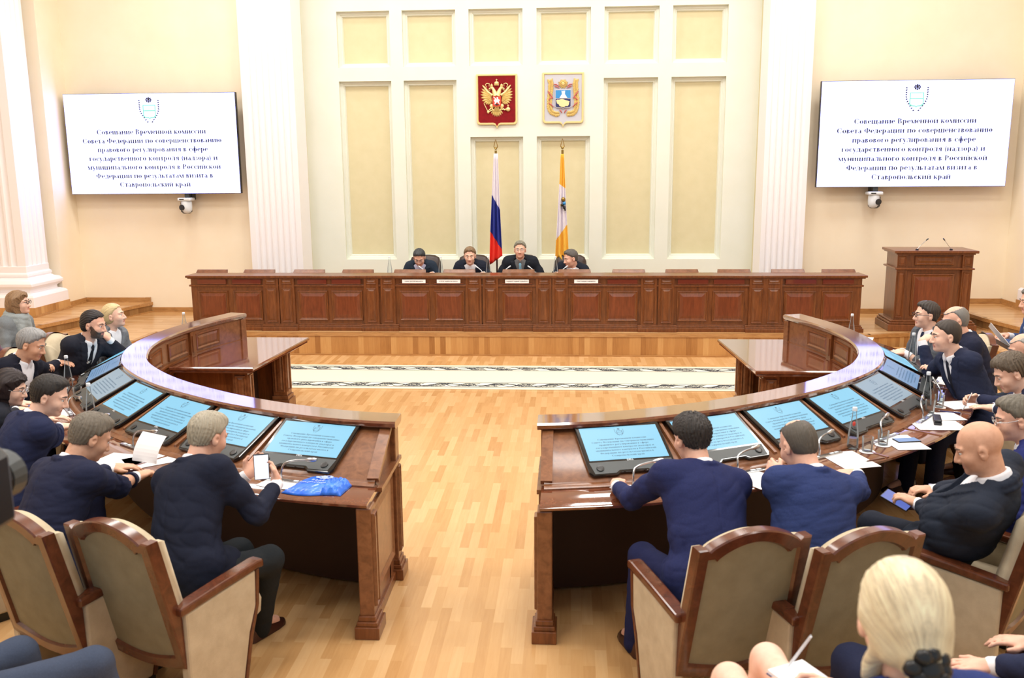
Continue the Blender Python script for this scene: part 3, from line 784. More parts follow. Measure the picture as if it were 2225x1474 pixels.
bd.ball((0, Yf-0.012, ck(0, 300)[1]), (0.036, 0.02, 0.03), 12); bd.tube([(-0.034, Yf-0.012, ck(0, 325)[1]), (0.034, Yf-0.012, ck(0, 325)[1])], 0.008, 8)
bd.tube([(0, Yf-0.012, ck(0, 275)[1]), (0, Yf-0.012, ck(0, 240)[1])], 0.005, 6); bd.tube([(-0.014, Yf-0.012, ck(0, 252)[1]), (0.014, Yf-0.012, ck(0, 252)[1])], 0.005, 6)
bd.obj('eagle_body', 'gold', t, smooth=True)
mb = MB(); p0, p1 = ck(205, 585), ck(265, 705)
mb.tube([(p0[0], Yf-0.01, p0[1]), (p1[0], Yf-0.012, p1[1])], 0.006, 8); mb.ball((p1[0], Yf-0.012, p1[1]), (0.02, 0.012, 0.024), 8)
mb.tube([(p1[0], Yf-0.012, p1[1]), (ck(345, 672)[0], Yf-0.012, ck(345, 672)[1])], 0.008, 6); mb.obj('sceptre', 'gold', t, smooth=True)
mb = MB(); p0 = ck(557, 668); mb.ball((p0[0], Yf-0.012, p0[1]), (0.034, 0.022, 0.034), 12); mb.tube([(p0[0], Yf-0.012, p0[1]+0.03), (p0[0], Yf-0.012, p0[1]+0.07)], 0.005, 6)
mb.tube([(p0[0]-0.014, Yf-0.012, p0[1]+0.052), (p0[0]+0.014, Yf-0.012, p0[1]+0.052)], 0.005, 6); mb.tube([(p0[0], Yf-0.012, p0[1]), (ck(445, 672)[0], Yf-0.012, ck(445, 672)[1])], 0.008, 6)
mb.obj('orb', 'gold', t, smooth=True)
shp = lambda e: [ck(335+e, 480+e), ck(455-e, 480+e), ck(455-e, 612-e), ck(440-e, 625-e), ck(402, 628-e), ck(395, 640-e), ck(388, 628-e), ck(350+e, 625-e), ck(335+e, 612-e)]
o = MB().prism(shp(0), 0.0, 0.044, lambda a, b, c: (a, Yf-c+0.004, b)).obj('shield', 'red', t)
mb = MB(); z_ = Yf-0.044
for q in ([(350, 545), (365, 528), (385, 535), (410, 525), (432, 530), (440, 548), (425, 565), (440, 600), (428, 602), (412, 572), (385, 575), (372, 600), (360, 598), (368, 570)], [(372, 530), (360, 510), (345, 500), (355, 495), (382, 515), (392, 535)], [(395, 530), (392, 505), (400, 495), (412, 500), (418, 530)]):
    mb.prism([ck(*a) for a in q], 0, 0.005, lambda a, b, c: (a, z_-c, b))
mb.obj('rider', 'white_paint', o)
mb = MB(); mb.prism([ck(*a) for a in [(365, 605), (385, 590), (405, 600), (425, 592), (418, 608), (392, 614)]], 0, 0.004, lambda a, b, c: (a, z_-c, b)); mb.obj('serpent', 'black', o)

t = thing('regional_crest', 'pale grey wall crest with a blue shield in a golden wreath', 'crest', (0.505, AY, 3.16))
crest_board(t, 0.62, 'grey_field')
def cl(x, y): return ((x-1362)*K, (870-y)*K)
rg = random.Random(7)
for s in (-1, 1):
    wr = MB()
    path = smoothpath([(1345, 725), (1260, 735), (1190, 700), (1165, 600), (1170, 500), (1180, 400), (1185, 330), (1175, 262)], 5)
    def cm(p):
        a = cl(*p); return (a[0]*-s if s > 0 else a[0], a[1])
    for k in range(2, len(path)-1, 1):
        p = path[k]; d = path[min(k+1, len(path)-1)]-path[k-1]; d = d/np.linalg.norm(d); n = V(-d[1], d[0])
        for sd in (-1, 1):
            q = p+d*34+n*sd*(36+rg.uniform(-3, 8)); leaf(wr, cm(p), cm(q), 0.017, 0.018, Yf)
    leaf(wr, cm(path[-2]), cm(path[-1]), 0.014, 0.014, Yf)
    for (a, b) in (((1140, 420), (1215, 520)), ((1150, 580), (1225, 640)), ((1310, 680), (1345, 725)), ((1230, 320), (1300, 345)), ((1240, 350), (1310, 375)), ((1150, 545), (1215, 500))):
        pa, pb = cm(a), cm(b)
        rb = MB(); rb.tube([(pa[0], Yf-0.012, pa[1]), ((pa[0]+pb[0])/2, Yf-0.022, (pa[1]+pb[1])/2+0.008), (pb[0], Yf-0.012, pb[1])], [0.006, 0.010, 0.006], 6); rb.obj('ribbon', 'ribbon', t, smooth=True)
    wr.obj('wreath_branch', 'gold', t, smooth=True)
mb = MB()
for k in range(16):
    a = 2*math.pi*k/16; c0 = cl(1362, 315); r_ = 0.075 if k % 2 else 0.066
    leaf(mb, (c0[0]+0.02*math.cos(a), c0[1]+0.02*math.sin(a)), (c0[0]+r_*math.cos(a)*1.05, c0[1]+r_*math.sin(a)), 0.014, 0.02, Yf)
mb.ball((cl(1362, 315)[0], Yf-0.01, cl(1362, 315)[1]), (0.03, 0.016, 0.03), 10)
for s in (-1, 1): mb.tube([(0, Yf-0.016, cl(0, 320)[1]), (s*0.018, Yf-0.02, cl(0, 285)[1]), (s*0.03, Yf-0.018, cl(0, 285)[1])], [0.012, 0.01, 0.004], 6)
mb.obj('rosette_eagle', 'gold', t, smooth=True)
sh2 = lambda e: [cl(1245+e, 393+e), cl(1480-e, 393+e), cl(1480-e, 635-e), cl(1462-e, 650-e), cl(1375, 655-e), cl(1362, 668-e), cl(1349, 655-e), cl(1263+e, 650-e), cl(1245+e, 635-e)]
o = MB().prism(sh2(0), 0.0, 0.03, lambda a, b, c: (a, Yf-c+0.004, b)).obj('shield', 'grey_field', t)
fn = lambda y0: (lambda a, b, c: (a, y0-c, b))
y0 = Yf-0.026
MB().prism([cl(1255, 405), cl(1470, 405), cl(1470, 515), cl(1255, 515)], 0, 0.003, fn(y0)).obj('sky_field', 'sky_blue', o)
MB().prism([cl(1255, 526), cl(1470, 526), cl(1470, 630), cl(1455, 642), cl(1375, 645), cl(1362, 655), cl(1349, 645), cl(1268, 642), cl(1255, 630)], 0, 0.003, fn(y0)).obj('lower_field', 'navy_enamel', o)
MB().prism([cl(*q) for q in [(1338, 412), (1350, 418), (1372, 414), (1392, 412), (1388, 460), (1425, 515), (1308, 515), (1345, 460)]], 0.003, 0.010, fn(y0)).obj('tower', 'cap_white', o)
MB().prism([cl(*q) for q in [(1262, 545), (1285, 535), (1300, 540), (1330, 532), (1358, 530), (1395, 545), (1425, 552), (1462, 570), (1445, 580), (1450, 600), (1428, 632), (1400, 628), (1380, 642), (1340, 640), (1312, 628), (1300, 605), (1275, 590)]], 0.003, 0.010, fn(y0)).obj('map_shape', 'cream_enamel', o)

# ------------------------------------------------------------------ flags on poles
M['f_white'] = plain('flag_white', (238, 232, 240), 0.8); M['f_blue'] = plain('flag_blue', (42, 56, 150), 0.8); M['f_red'] = plain('flag_red', (244, 62, 44), 0.8)
M['f_yellow'] = plain('flag_yellow', (248, 196, 76), 0.8); M['pole'] = plain('pole_dark', (60, 30, 24), 0.35)
def flag(name, lab, x, keys, mats, fy=13.3):
    """keys: rows of (left px, left py, right px, right py), top to bottom; between rows k and k+1 the cloth has mats[k]"""
    t = thing(name, lab, 'flag', (x, fy, STG))
    MB().lathe([(0.16, 0), (0.16, 0.02), (0.05, 0.05), (0.03, 0.09), (0.03, 0.14)], 20).obj('base', 'gold_dark', t, smooth=True)
    MB().tube([(0, 0, 0.05), (0, 0, 2.42)], 0.013, 10).obj('pole', 'pole', t)
    mb = MB().tube([(0, 0, 2.36), (0, 0, 2.44)], 0.018, 10)
    mb.ball((0, 0, 2.465), (0.02, 0.02, 0.016), 8)
    for s in (-1, 1): mb.tube([(0, 0, 2.46), (s*0.026, 0, 2.49), (s*0.02, 0, 2.53), (0, 0, 2.60)], [0.006, 0.007, 0.006, 0.003], 6)
    mb.tube([(-0.02, 0, 2.49), (0, 0, 2.475), (0.02, 0, 2.49)], 0.006, 6)
    mb.obj('finial', 'gold_dark', t, smooth=True)
    NU = 28; rows = []; mrow = []
    for k in range(len(keys)-1):
        n = 8
        for j in range(n+(1 if k == len(keys)-2 else 0)):
            q = j/n; rows.append([keys[k][i]*(1-q)+keys[k+1][i]*q for i in range(4)]); mrow.append(k)
    vs = []
    for ri, (lx, ly, rx, ry) in enumerate(rows):
        A = at_y(lx, ly, fy); B = at_y(rx, ry, fy)
        for u in range(NU+1):
            q = u/NU; p = A*(1-q)+B*q
            amp = 0.25*min(0.14, abs(B[0]-A[0])); y = fy-0.05-amp+amp*math.sin(q*math.pi*5+0.4*math.sin(ri*0.25))
            vs.append((p[0]-x, y-fy, p[2]-STG))
    mb = MB(); n1 = NU+1
    for ri in range(len(rows)-1):
        for u in range(NU): mb.f.append((ri*n1+u, ri*n1+u+1, (ri+1)*n1+u+1, (ri+1)*n1+u)); mb.m.append(mrow[ri])
    mb.v = vs
    o = mb.obj('cloth', mats, t, smooth=True)
    sd = o.modifiers.new('thick', 'SOLIDIFY'); sd.thickness = 0.004
    return t, fy
flag('tricolour_flag', 'white, blue and red flag drooping on a tall pole below the red crest', at_y(1078, 400, 13.3)[0],
     [(1074, 334, 1082, 334), (1070, 424, 1087, 455), (1067, 503, 1091, 541), (1065, 575, 1092, 555)], ['f_white', 'f_blue', 'f_red'])
t, fy = flag('regional_flag', 'yellow and white flag drooping on a tall pole below the grey crest', at_y(1222, 400, 13.3)[0],
     [(1219, 335, 1225, 335), (1216, 400, 1228, 409), (1209, 520, 1232, 488), (1207, 556, 1235, 545), (1218, 568, 1234, 556)], ['f_yellow', 'f_white', 'f_yellow', 'f_yellow'])
mb = MB(); x0 = t.location.x
for (px, py, r_, mi) in ((1224, 434, 0.032, 0), (1226, 442, 0.024, 1), (1222, 446, 0.02, 2), (1219, 446, 0.013, 0), (1226, 451, 0.022, 2), (1228, 456, 0.014, 2), (1224, 433, 0.012, 3)):
    p = at_y(px, py, fy-0.13); mb.ball((p[0]-x0, -0.125, p[2]-STG), (r_, 0.03, r_*1.2), 8, mi)
mb.obj('flag_crest', ['gold_dark', 'sky_blue', 'black', 'red'], t, smooth=True)
# ------------------------------------------------------------------ the two curved desks
ctrl = [(.47, 5.085), (.87, 5.17), (1.35, 5.36), (1.81, 5.62), (2.33, 6.02), (2.76, 6.50), (2.99, 6.91), (3.13, 7.35), (3.175, 7.87), (3.11, 8.48), (2.93, 9.08)]
PATH = np.array(smoothpath(ctrl, 14)); ARC = np.r_[0, np.cumsum(np.hypot(*np.diff(PATH, axis=0).T))]; LEN = ARC[-1]
def dframe(a):
    a = min(max(a, 0), LEN)
    p = V(np.interp(a, ARC, PATH[:, 0]), np.interp(a, ARC, PATH[:, 1]))
    e = 0.12; a0, a1 = max(a-e, 0), min(a+e, LEN)
    q0 = V(np.interp(a0, ARC, PATH[:, 0]), np.interp(a0, ARC, PATH[:, 1])); q1 = V(np.interp(a1, ARC, PATH[:, 0]), np.interp(a1, ARC, PATH[:, 1]))
    t = (q1-q0)/np.linalg.norm(q1-q0); n = V(t[1], -t[0])
    k = min(a/0.5, 1.0); n = n*k+V(0, -1)*(1-k); n /= np.linalg.norm(n)
    return p, V(-n[1], n[0]), n
def dpt(sg, a, s, z, ex=0.0):
    p, t, n = dframe(a); q = p+n*s-t*ex
    return (sg*q[0], q[1], z)
def sweep(mb, sg, prof, a0, a1, n=70, ex0=0.0, ex1=0.0):
    ls = []
    for k in range(n+1):
        a = a0+(a1-a0)*k/n; ex = ex0 if k == 0 else (-ex1 if k == n else 0)
        ls.append([dpt(sg, a, s, z, ex) for s, z in prof])
    return mb.loops(ls)
ZS = lambda s: 0.995-(s+0.02)*(0.195/0.41)
BAY0, BAYD, NB = 0.42, 0.565, 8
desks = {}
for sg, side in ((-1, 'left'), (1, 'right')):
    t = thing('curved_desk', 'long curved wooden desk with built-in monitors on the '+side+' side of the hall', 'desk', (0, 0, 0)); desks[sg] = t
    sweep(MB(), sg, [(-.175, 1.0), (-.165, .985), (-.14, .98), (.0, .98), (.02, .99), (.03, 1.0), (.03, 1.018), (.02, 1.03), (-.165, 1.03), (-.178, 1.018)], 0, LEN, 90, 0.05, 0.03).obj('ledge', 'desk_top', t, smooth=35)
    sweep(MB(), sg, [(-.15, .03), (-.11, .03), (-.11, .985), (-.15, .985)], 0, LEN).obj('front_board', 'desk_wood', t, smooth=35)
    sweep(MB(), sg, [(-.03, .985), (-.03, .955), (.38, .765), (.395, .785), (.385, .80)], 0, LEN).obj('sloping_board', 'desk_wood', t, smooth=35)
    sweep(MB(), sg, [(.35, .742), (.655, .735), (.672, .745), (.672, .758), (.66, .766), (.35, .766)], 0, LEN, 90, 0.015, 0.015).obj('worktop', 'desk_top', t, smooth=35)
    sweep(MB(), sg, [(.375, .766), (.425, .766), (.425, .774), (.41, .784), (.39, .79), (.375, .79)], 0, LEN).obj('moulding', 'desk_wood', t, smooth=35)
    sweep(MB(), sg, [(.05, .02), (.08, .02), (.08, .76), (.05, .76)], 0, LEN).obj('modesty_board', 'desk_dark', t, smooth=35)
    # strips between the bays
    for k in range(NB):
        a = BAY0+BAYD*(k+0.5)
        mb = MB(); q = [(a-.012, 0), (a+.012, 0)]
        mb.loops([[dpt(sg, a-.012, s, ZS(s)-0.004), dpt(sg, a+.012, s, ZS(s)-0.004), dpt(sg, a+.009, s, ZS(s)+0.012), dpt(sg, a-.009, s, ZS(s)+0.012)] for s in (-.02, .36)])
        mb.loops([[dpt(sg, a-.010, s, .76), dpt(sg, a+.010, s, .76), dpt(sg, a+.007, s, .772), dpt(sg, a-.007, s, .772)] for s in (.42, .668)])
        mb.obj('divider', 'desk_wood', t)
    # raised panels on the inner face, two rows and pilasters
    for k in range(NB+1):
        a0 = 0.14+BAYD*k; a1 = min(a0+BAYD-0.16, LEN-0.06)
        if a1-a0 < 0.1: continue
        for (z0, z1) in ((.79, .955), (.16, .72)):
            cols = 6; mb = MB(); ls = []
            for e, d in ((0, 0), (.003, .012), (.015, .014), (.028, .005), (.03, .005), (.05, .011)):
                ls.append([dpt(sg, a0+e+(a1-a0-2*e)*i/cols, -.15-d, z0+e) for i in range(cols+1)]+[dpt(sg, a1-e-(a1-a0-2*e)*i/cols, -.15-d, z1-e) for i in range(cols+1)])
            mb.loops(ls, caps=False)
            n_ = cols+1; l = ls[-1]
            for i in range(cols): mb.add([l[i], l[i+1], l[2*n_-2-i], l[2*n_-1-i]], [(0, 1, 2, 3)])
            mb.obj('inner_panel', 'mahogany', t)
        if k % 2:
            b0, b1 = a1+.03, a1+.13
            if b1 < LEN:
                mb = MB(); mb.loops([[dpt(sg, b0, -.15, z), dpt(sg, b1, -.15, z), dpt(sg, b1, -.175, z), dpt(sg, b0, -.175, z)] for z in (0, .985)])
                mb.loops([[dpt(sg, b0+.02, -.175, z), dpt(sg, b1-.02, -.175, z), dpt(sg, b1-.025, -.185, z), dpt(sg, b0+.025, -.185, z)] for z in (.79, .95)])
                mb.obj('pilaster', 'mahogany', t)
    sweep(MB(), sg, [(-.15, .75), (-.168, .75), (-.165, .765), (-.15, .77)], 0, LEN).obj('inner_moulding', 'mahogany', t)
    sweep(MB(), sg, [(-.15, 0), (-.19, 0), (-.19, .07), (-.17, .09), (-.165, .12), (-.15, .12)], 0, LEN).obj('inner_plinth', 'mahogany', t)
    # end panels
    for end, a, dr in (('near', 0.0, -1), ('far', LEN, 1)):
        p, tt, n = dframe(a)
        def E(s, w_, z, p=p, tt=tt, n=n, dr=dr): q = p+n*s+tt*dr*w_; return (sg*q[0], q[1], z)
        def B(mb, s0, s1, w0, w1, z0, z1): return mb.frustum([E(s0, w0, z0), E(s1, w0, z0), E(s1, w1, z0), E(s0, w1, z0)], [E(s0, w0, z1), E(s1, w0, z1), E(s1, w1, z1), E(s0, w1, z1)])
        mb = MB()
        poly = [(-.15, .02), (.64, .02), (.64, .735), (.36, .75), (.36, .80), (-.03, .985), (-.15, .985)]
        mb.frustum([E(s, -.045, z) for s, z in poly], [E(s, 0.0, z) for s, z in poly])
        o = mb.obj('end_panel', 'desk_wood', t)
        mb = MB(); B(mb, .54, .655, -.05, .03, .12, .735); mb.obj('end_post', 'desk_wood', o, bevel=0.006)
        mb = MB(); B(mb, -.165, -.06, -.05, .03, .12, .975); mb.obj('end_post', 'desk_wood', o, bevel=0.006)
        mb = MB()
        for (s0, s1) in ((.52, .675), (-.185, -.04)):
            for (e, z0, z1) in ((.03, 0, .07), (.018, .07, .095), (.008, .095, .125)):
                B(mb, s0+.015-e, s1-.015+e, -.05-e*0.8, .03+e, z0, z1)
        B(mb, -.06, .54, -.05, .015, 0, .06)
        mb.obj('end_plinth', 'mahogany', o, bevel=0.004)
        mb = MB()
        def fr(s0, s1, z0, z1, w_, wd):
            ls = []
            for e, d in ((0, 0), (.003, .014), (wd*.4, .016), (wd, .005), (wd*1.1, .005), (wd*2, .013)):
                ls.append([E(s0+e, w_+d, z0+e), E(s1-e, w_+d, z0+e), E(s1-e, w_+d, z1-e), E(s0+e, w_+d, z1-e)])
            mb.loops(ls, caps=False); mb.add(ls[-1], [(0, 1, 2, 3)])
        fr(-.03, .51, .17, .70, 0.0, .035); fr(.56, .635, .17, .70, .03, .014); fr(-.145, -.08, .17, .72, .03, .014)
        mb.obj('end_moulding', 'desk_wood', o)
        mb = MB()
        poly = [(-.19, .735), (.40, .735), (.40, .76), (-.19, .76)]
        mb.frustum([E(s, 0, z) for s, z in poly], [E(s, .04, z) for s, z in poly])
        poly = [(-.04, .98), (.375, .785), (.39, .81), (-.03, 1.0)]
        mb.frustum([E(s, -.045, z) for s, z in poly], [E(s, .02, z) for s, z in poly])
        mb.obj('end_rail', 'desk_wood', o)

# side tables inside the horseshoe
for sg, side in ((-1, 'left'), (1, 'right')):
    t = thing('side_table', 'low mahogany clerk table against the inside of the '+side+' curved desk', 'table', (0, 0, 0))
    P2 = [(2.12, 9.12), (2.21, 7.66), (2.98, 7.66), (3.0, 8.1), (2.96, 8.5), (2.80, 9.12)]
    mb = MB()
    def ins(e, z): return [(sg*x*1.0+sg*(e if x < 2.5 else 0), y+(e if y < 8 else (-e if y > 9 else 0)), z) for x, y in P2]
    mb.loops([ins(.03, .705), ins(.015, .715), ins(.018, .728), ins(0.0, .738), ins(0.0, .756), ins(.008, .765)])
    mb.obj('tabletop', 'desk_top', t)
    L = lambda a, b: (min(sg*a, sg*b), max(sg*a, sg*b))
    for (y0, y1) in ((7.76, 7.9), (8.84, 9.0)):
        mb = MB(); x0, x1 = L(2.30, 2.44); mb.box(x0, x1, y0, y1, 0, .705)
        o = mb.obj('leg', 'desk_wood', t)
        mb = MB()
        for e, z0, z1 in ((.03, 0, .16), (.015, .16, .2)): mb.box(x0-e, x1+e, y0-e, y1+e, z0, z1)
        mb.obj('leg_plinth', 'desk_wood', o, bevel=.004)
        f_ = MB(); frame_panel(x0+.02, x1-.02, .24, .67, y0, f_, f_, .02, .012); f_.obj('leg_panel', 'desk_wood', o)
        f_ = MB(); xx = 2.30
        ls = [[(sg*(xx-d), y0+.02+e, .24+e), (sg*(xx-d), y1-.02-e, .24+e), (sg*(xx-d), y1-.02-e, .67-e), (sg*(xx-d), y0+.02+e, .67-e)] for e, d in ((0, 0), (.003, .012), (.012, .01), (.02, .004))]
        f_.loops(ls, caps=False).obj('leg_panel', 'desk_wood', o)
    x0, x1 = L(2.44, 3.0); MB().box(x0, x1, 7.82, 7.85, 0.05, .705).obj('front_board', 'mahogany', t)
    x0, x1 = L(2.40, 2.8); MB().box(x0, x1, 8.90, 8.93, 0.05, .705).obj('back_board', 'mahogany', t)
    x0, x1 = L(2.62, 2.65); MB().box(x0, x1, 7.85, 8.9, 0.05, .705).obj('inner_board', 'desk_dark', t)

# ------------------------------------------------------------------ monitors sunk in the sloping boards
M['mon_grey'] = emit('monitor_grey', (150, 178, 196), 0.7)
MW, MH = 0.515, 0.385
def mon_frame(sg, a):
    p, tt, n = dframe(a)
    X = V(sg*tt[0], tt[1], 0)*sg
    Yx = V(sg*-n[0], -n[1], 0.195/0.41); Yx /= np.linalg.norm(Yx)
    Zx = np.cross(X, Yx)
    c = V(*dpt(sg, a, .175, ZS(.175)))
    return X, Yx, Zx, c
tx, em = slide_meshes(0.46, 0.262)
proto = None
ordn = ['first', 'second', 'third', 'fourth', 'fifth', 'sixth', 'seventh', 'eighth']
for sg, side in ((-1, 'left'), (1, 'right')):
    for k in range(NB):
        X, Yx, Zx, c = mon_frame(sg, BAY0+BAYD*k)
        lab = 'desk monitor with light blue slide, %s from the near end of the %s curved desk' % (ordn[k], side)
        if proto is None:
            proto = thing('desk_monitor', lab, 'monitor', group='monitors in the curved desks')
            w2, h2 = MW/2, MH/2
            out = [(-w2+.02, -h2-.03), (-w2+.16, -h2-.03), (-w2+.18, -h2-.012), (w2-.18, -h2-.012), (w2-.16, -h2-.03), (w2-.02, -h2-.03), (w2, -h2), (w2, h2), (-w2, h2), (-w2, -h2)]
            mb = MB().prism(out, 0.001, 0.022); mb.obj('bezel', 'black_gloss', proto, bevel=.006)
            MB().prism([(-w2+.03, -h2-.02), (-w2+.15, -h2-.02), (-w2+.175, -h2+.0), (w2-.175, -h2), (w2-.15, -h2-.02), (w2-.03, -h2-.02), (w2-.015, -h2+.07), (-w2+.015, -h2+.07)], 0.021, 0.0235).obj('lower_panel', 'grey_plastic', proto)
            d = MB().box(-.235, .235, -h2+.085, h2-.028, .0215, .0232).obj('display', 'mon_blue', proto)
            o = tx.obj('slide_lettering', 'mon_text', d, loc=(0, .029, .0238)); em.obj('slide_crest', ['mon_text', 'mon_text'], d, loc=(0, .029, .0238))
            text_mesh('logo', 'DELL', .018, 'cap_white', proto, (0, -h2+.076, .0242), (0, 0, 0))
            mb = MB()
            for s in (-1, 1): mb.lathe([(.022, .0), (.022, .006), (.014, .007)], 14, (s*.19, -h2+.02, .0225))
            mb.obj('speaker', 'black', proto)
            o = proto
        else: o = dup(proto, lab)
        if k in (4, 5):                                          # the two farther ones show grey and video
            for q in o.children:
                if q.name.startswith('display'): q.material_slots[0].link = 'OBJECT'; q.material_slots[0].material = M['mon_video'] if k == 5 else M['mon_grey']
            o['label'] = lab.replace('light blue slide', 'greyish picture' if k == 4 else 'dim picture')
        o.matrix_world = Matrix(((X[0], Yx[0], Zx[0], c[0]), (X[1], Yx[1], Zx[1], c[1]), (X[2], Yx[2], Zx[2], c[2]), (0, 0, 0, 1)))

# ------------------------------------------------------------------ microphones on the desk
mp = None
micbay = {-1: (0, 1, 2, 3, 4, 5, 6), 1: (0, 1, 2, 3, 4, 5, 6)}
for sg, side in ((-1, 'left'), (1, 'right')):
    for k in micbay[sg]:
        a = BAY0+BAYD*k
        p, tt, n = dframe(a); c = V(*dpt(sg, a, .45, .766)); X = V(sg*tt[0], tt[1], 0)*sg; Yv = V(sg*-n[0], -n[1], 0)
        lab = 'silver gooseneck microphone, %s from the near end of the %s curved desk' % (ordn[k], side)
        if mp is None:
            mp = thing('desk_microphone', lab, 'microphone', group='gooseneck microphones on the curved desks')
            MB().prism([(-.15, -.018), (.15, -.018), (.158, -.008), (.158, .012), (.15, .02), (-.15, .02), (-.158, .012), (-.158, -.008)], 0, .012).obj('base', 'silver', mp, bevel=.003)
            mb = MB()
            for q in (-.11, -.06, .07, .11): mb.box(q-.015, q+.015, -.008, .008, .012, .015)
            mb.obj('button', 'cap_white', mp)
            pts = smoothpath([(-.03, .01, .012), (-.03, .012, .06), (-.015, .03, .10), (.04, .05, .115), (.11, .065, .12)], 5)
            MB().tube(pts, .0062, 8).obj('gooseneck', 'silver', mp, smooth=True)
            MB().tube([(.10, .063, .119), (.115, .066, .12), (.15, .072, .123), (.165, .074, .124)], [.007, .012, .013, .008], 10).obj('capsule', 'silver', mp, smooth=True)
            o = mp
        else: o = dup(mp, lab)
        o.matrix_world = Matrix(((X[0], Yv[0], 0, c[0]), (X[1], Yv[1], 0, c[1]), (0, 0, 1, c[2]), (0, 0, 0, 1)))
# ------------------------------------------------------------------ bodies: smooth unions of tapered limbs, polygonised on a grid
def U3(v): v = np.array(v, float); return v/(np.linalg.norm(v)+1e-9)
class Field:
    def __init__(s): s.p = []
    def cone(s, a, b, ra, rb, k=0.02): s.p.append(('c', V(*a), V(*b), ra, rb, k)); return s
    def ell(s, c, ax, r, k=0.03): s.p.append(('e', V(*c), np.array(ax, float), V(*r), 0, k)); return s
    def sub(s, f, lo, hi): s.p.append(('x', V(*lo), V(*hi), f, 0, 0)); return s
    def chain(s, pts, rs, k=0.02):
        for i in range(len(pts)-1): s.cone(pts[i], pts[i+1], rs[i], rs[i+1], k)
        return s
    def bounds(s):
        lo = V(9e9, 9e9, 9e9); hi = -lo
        for q in s.p:
            if q[0] == 'c': l = np.minimum(q[1]-q[3], q[2]-q[4]); h = np.maximum(q[1]+q[3], q[2]+q[4])
            elif q[0] == 'e':
                e = np.abs(q[2]).T @ q[3]; l, h = q[1]-e, q[1]+e
            else: continue
            lo = np.minimum(lo, l); hi = np.maximum(hi, h)
        return lo, hi
    @staticmethod
    def dist(q, P):
        if q[0] == 'c':
            ab = q[2]-q[1]; L = ab@ab+1e-12; ap = P-q[1]
            t = np.clip(ap@ab/L, 0, 1)
            d = ap-t[..., None]*ab
            return np.sqrt((d*d).sum(-1))-(q[3]+(q[4]-q[3])*t)
        l = (P-q[1])@q[2].T
        k0 = np.sqrt(((l/q[3])**2).sum(-1)); k1 = np.sqrt(((l/q[3]**2)**2).sum(-1))+1e-9
        return k0*(k0-1)/k1
    def value(s, P):
        d = np.full(P.shape[:-1], 9.0)
        for q in s.p:
            if q[0] == 'x': d = np.maximum(d, -q[3](P)); continue
            e = s.dist(q, P); k = q[5]
            h = np.maximum(k-np.abs(d-e), 0)/k if k else 0
            d = np.minimum(d, e)-h*h*k*0.25
        return d
    def mesh(s, vox, post=None, pad=0.02):
        lo, hi = s.bounds(); lo = lo-pad; hi = hi+pad
        n = np.ceil((hi-lo)/vox).astype(int)+1
        D = np.full(n, 1.0, np.float32)
        ax = [lo[i]+vox*np.arange(n[i]) for i in range(3)]
        for q in s.p:
            if q[0] == 'c': l = np.minimum(q[1]-q[3], q[2]-q[4]); h = np.maximum(q[1]+q[3], q[2]+q[4]); m = q[5]+2*vox+0.012
            elif q[0] == 'e':
                e = np.abs(q[2]).T @ q[3]; l, h = q[1]-e, q[1]+e; m = q[5]+2*vox+0.012
            else: l, h, m = q[1], q[2], 0
            i0 = np.clip(np.floor((l-m-lo)/vox).astype(int), 0, n-1); i1 = np.clip(np.ceil((h+m-lo)/vox).astype(int)+1, 1, n)
            if (i1 <= i0).any(): continue
            sl = tuple(slice(a, b) for a, b in zip(i0, i1))
            P = np.stack(np.meshgrid(ax[0][sl[0]], ax[1][sl[1]], ax[2][sl[2]], indexing='ij'), -1)
            cur = D[sl]
            if q[0] == 'x': D[sl] = np.maximum(cur, -q[3](P)); continue
            e = s.dist(q, P); k = q[5]
            hh = np.maximum(k-np.abs(cur-e), 0)/k
            D[sl] = np.minimum(cur, e)-hh*hh*k*0.25
        if post is not None:
            idx = np.nonzero(np.abs(D) < 0.03)
            P = np.stack([ax[i][idx[i]] for i in range(3)], -1)
            D[idx] = D[idx]+post(P).astype(np.float32)
        return nets(D, lo, vox)
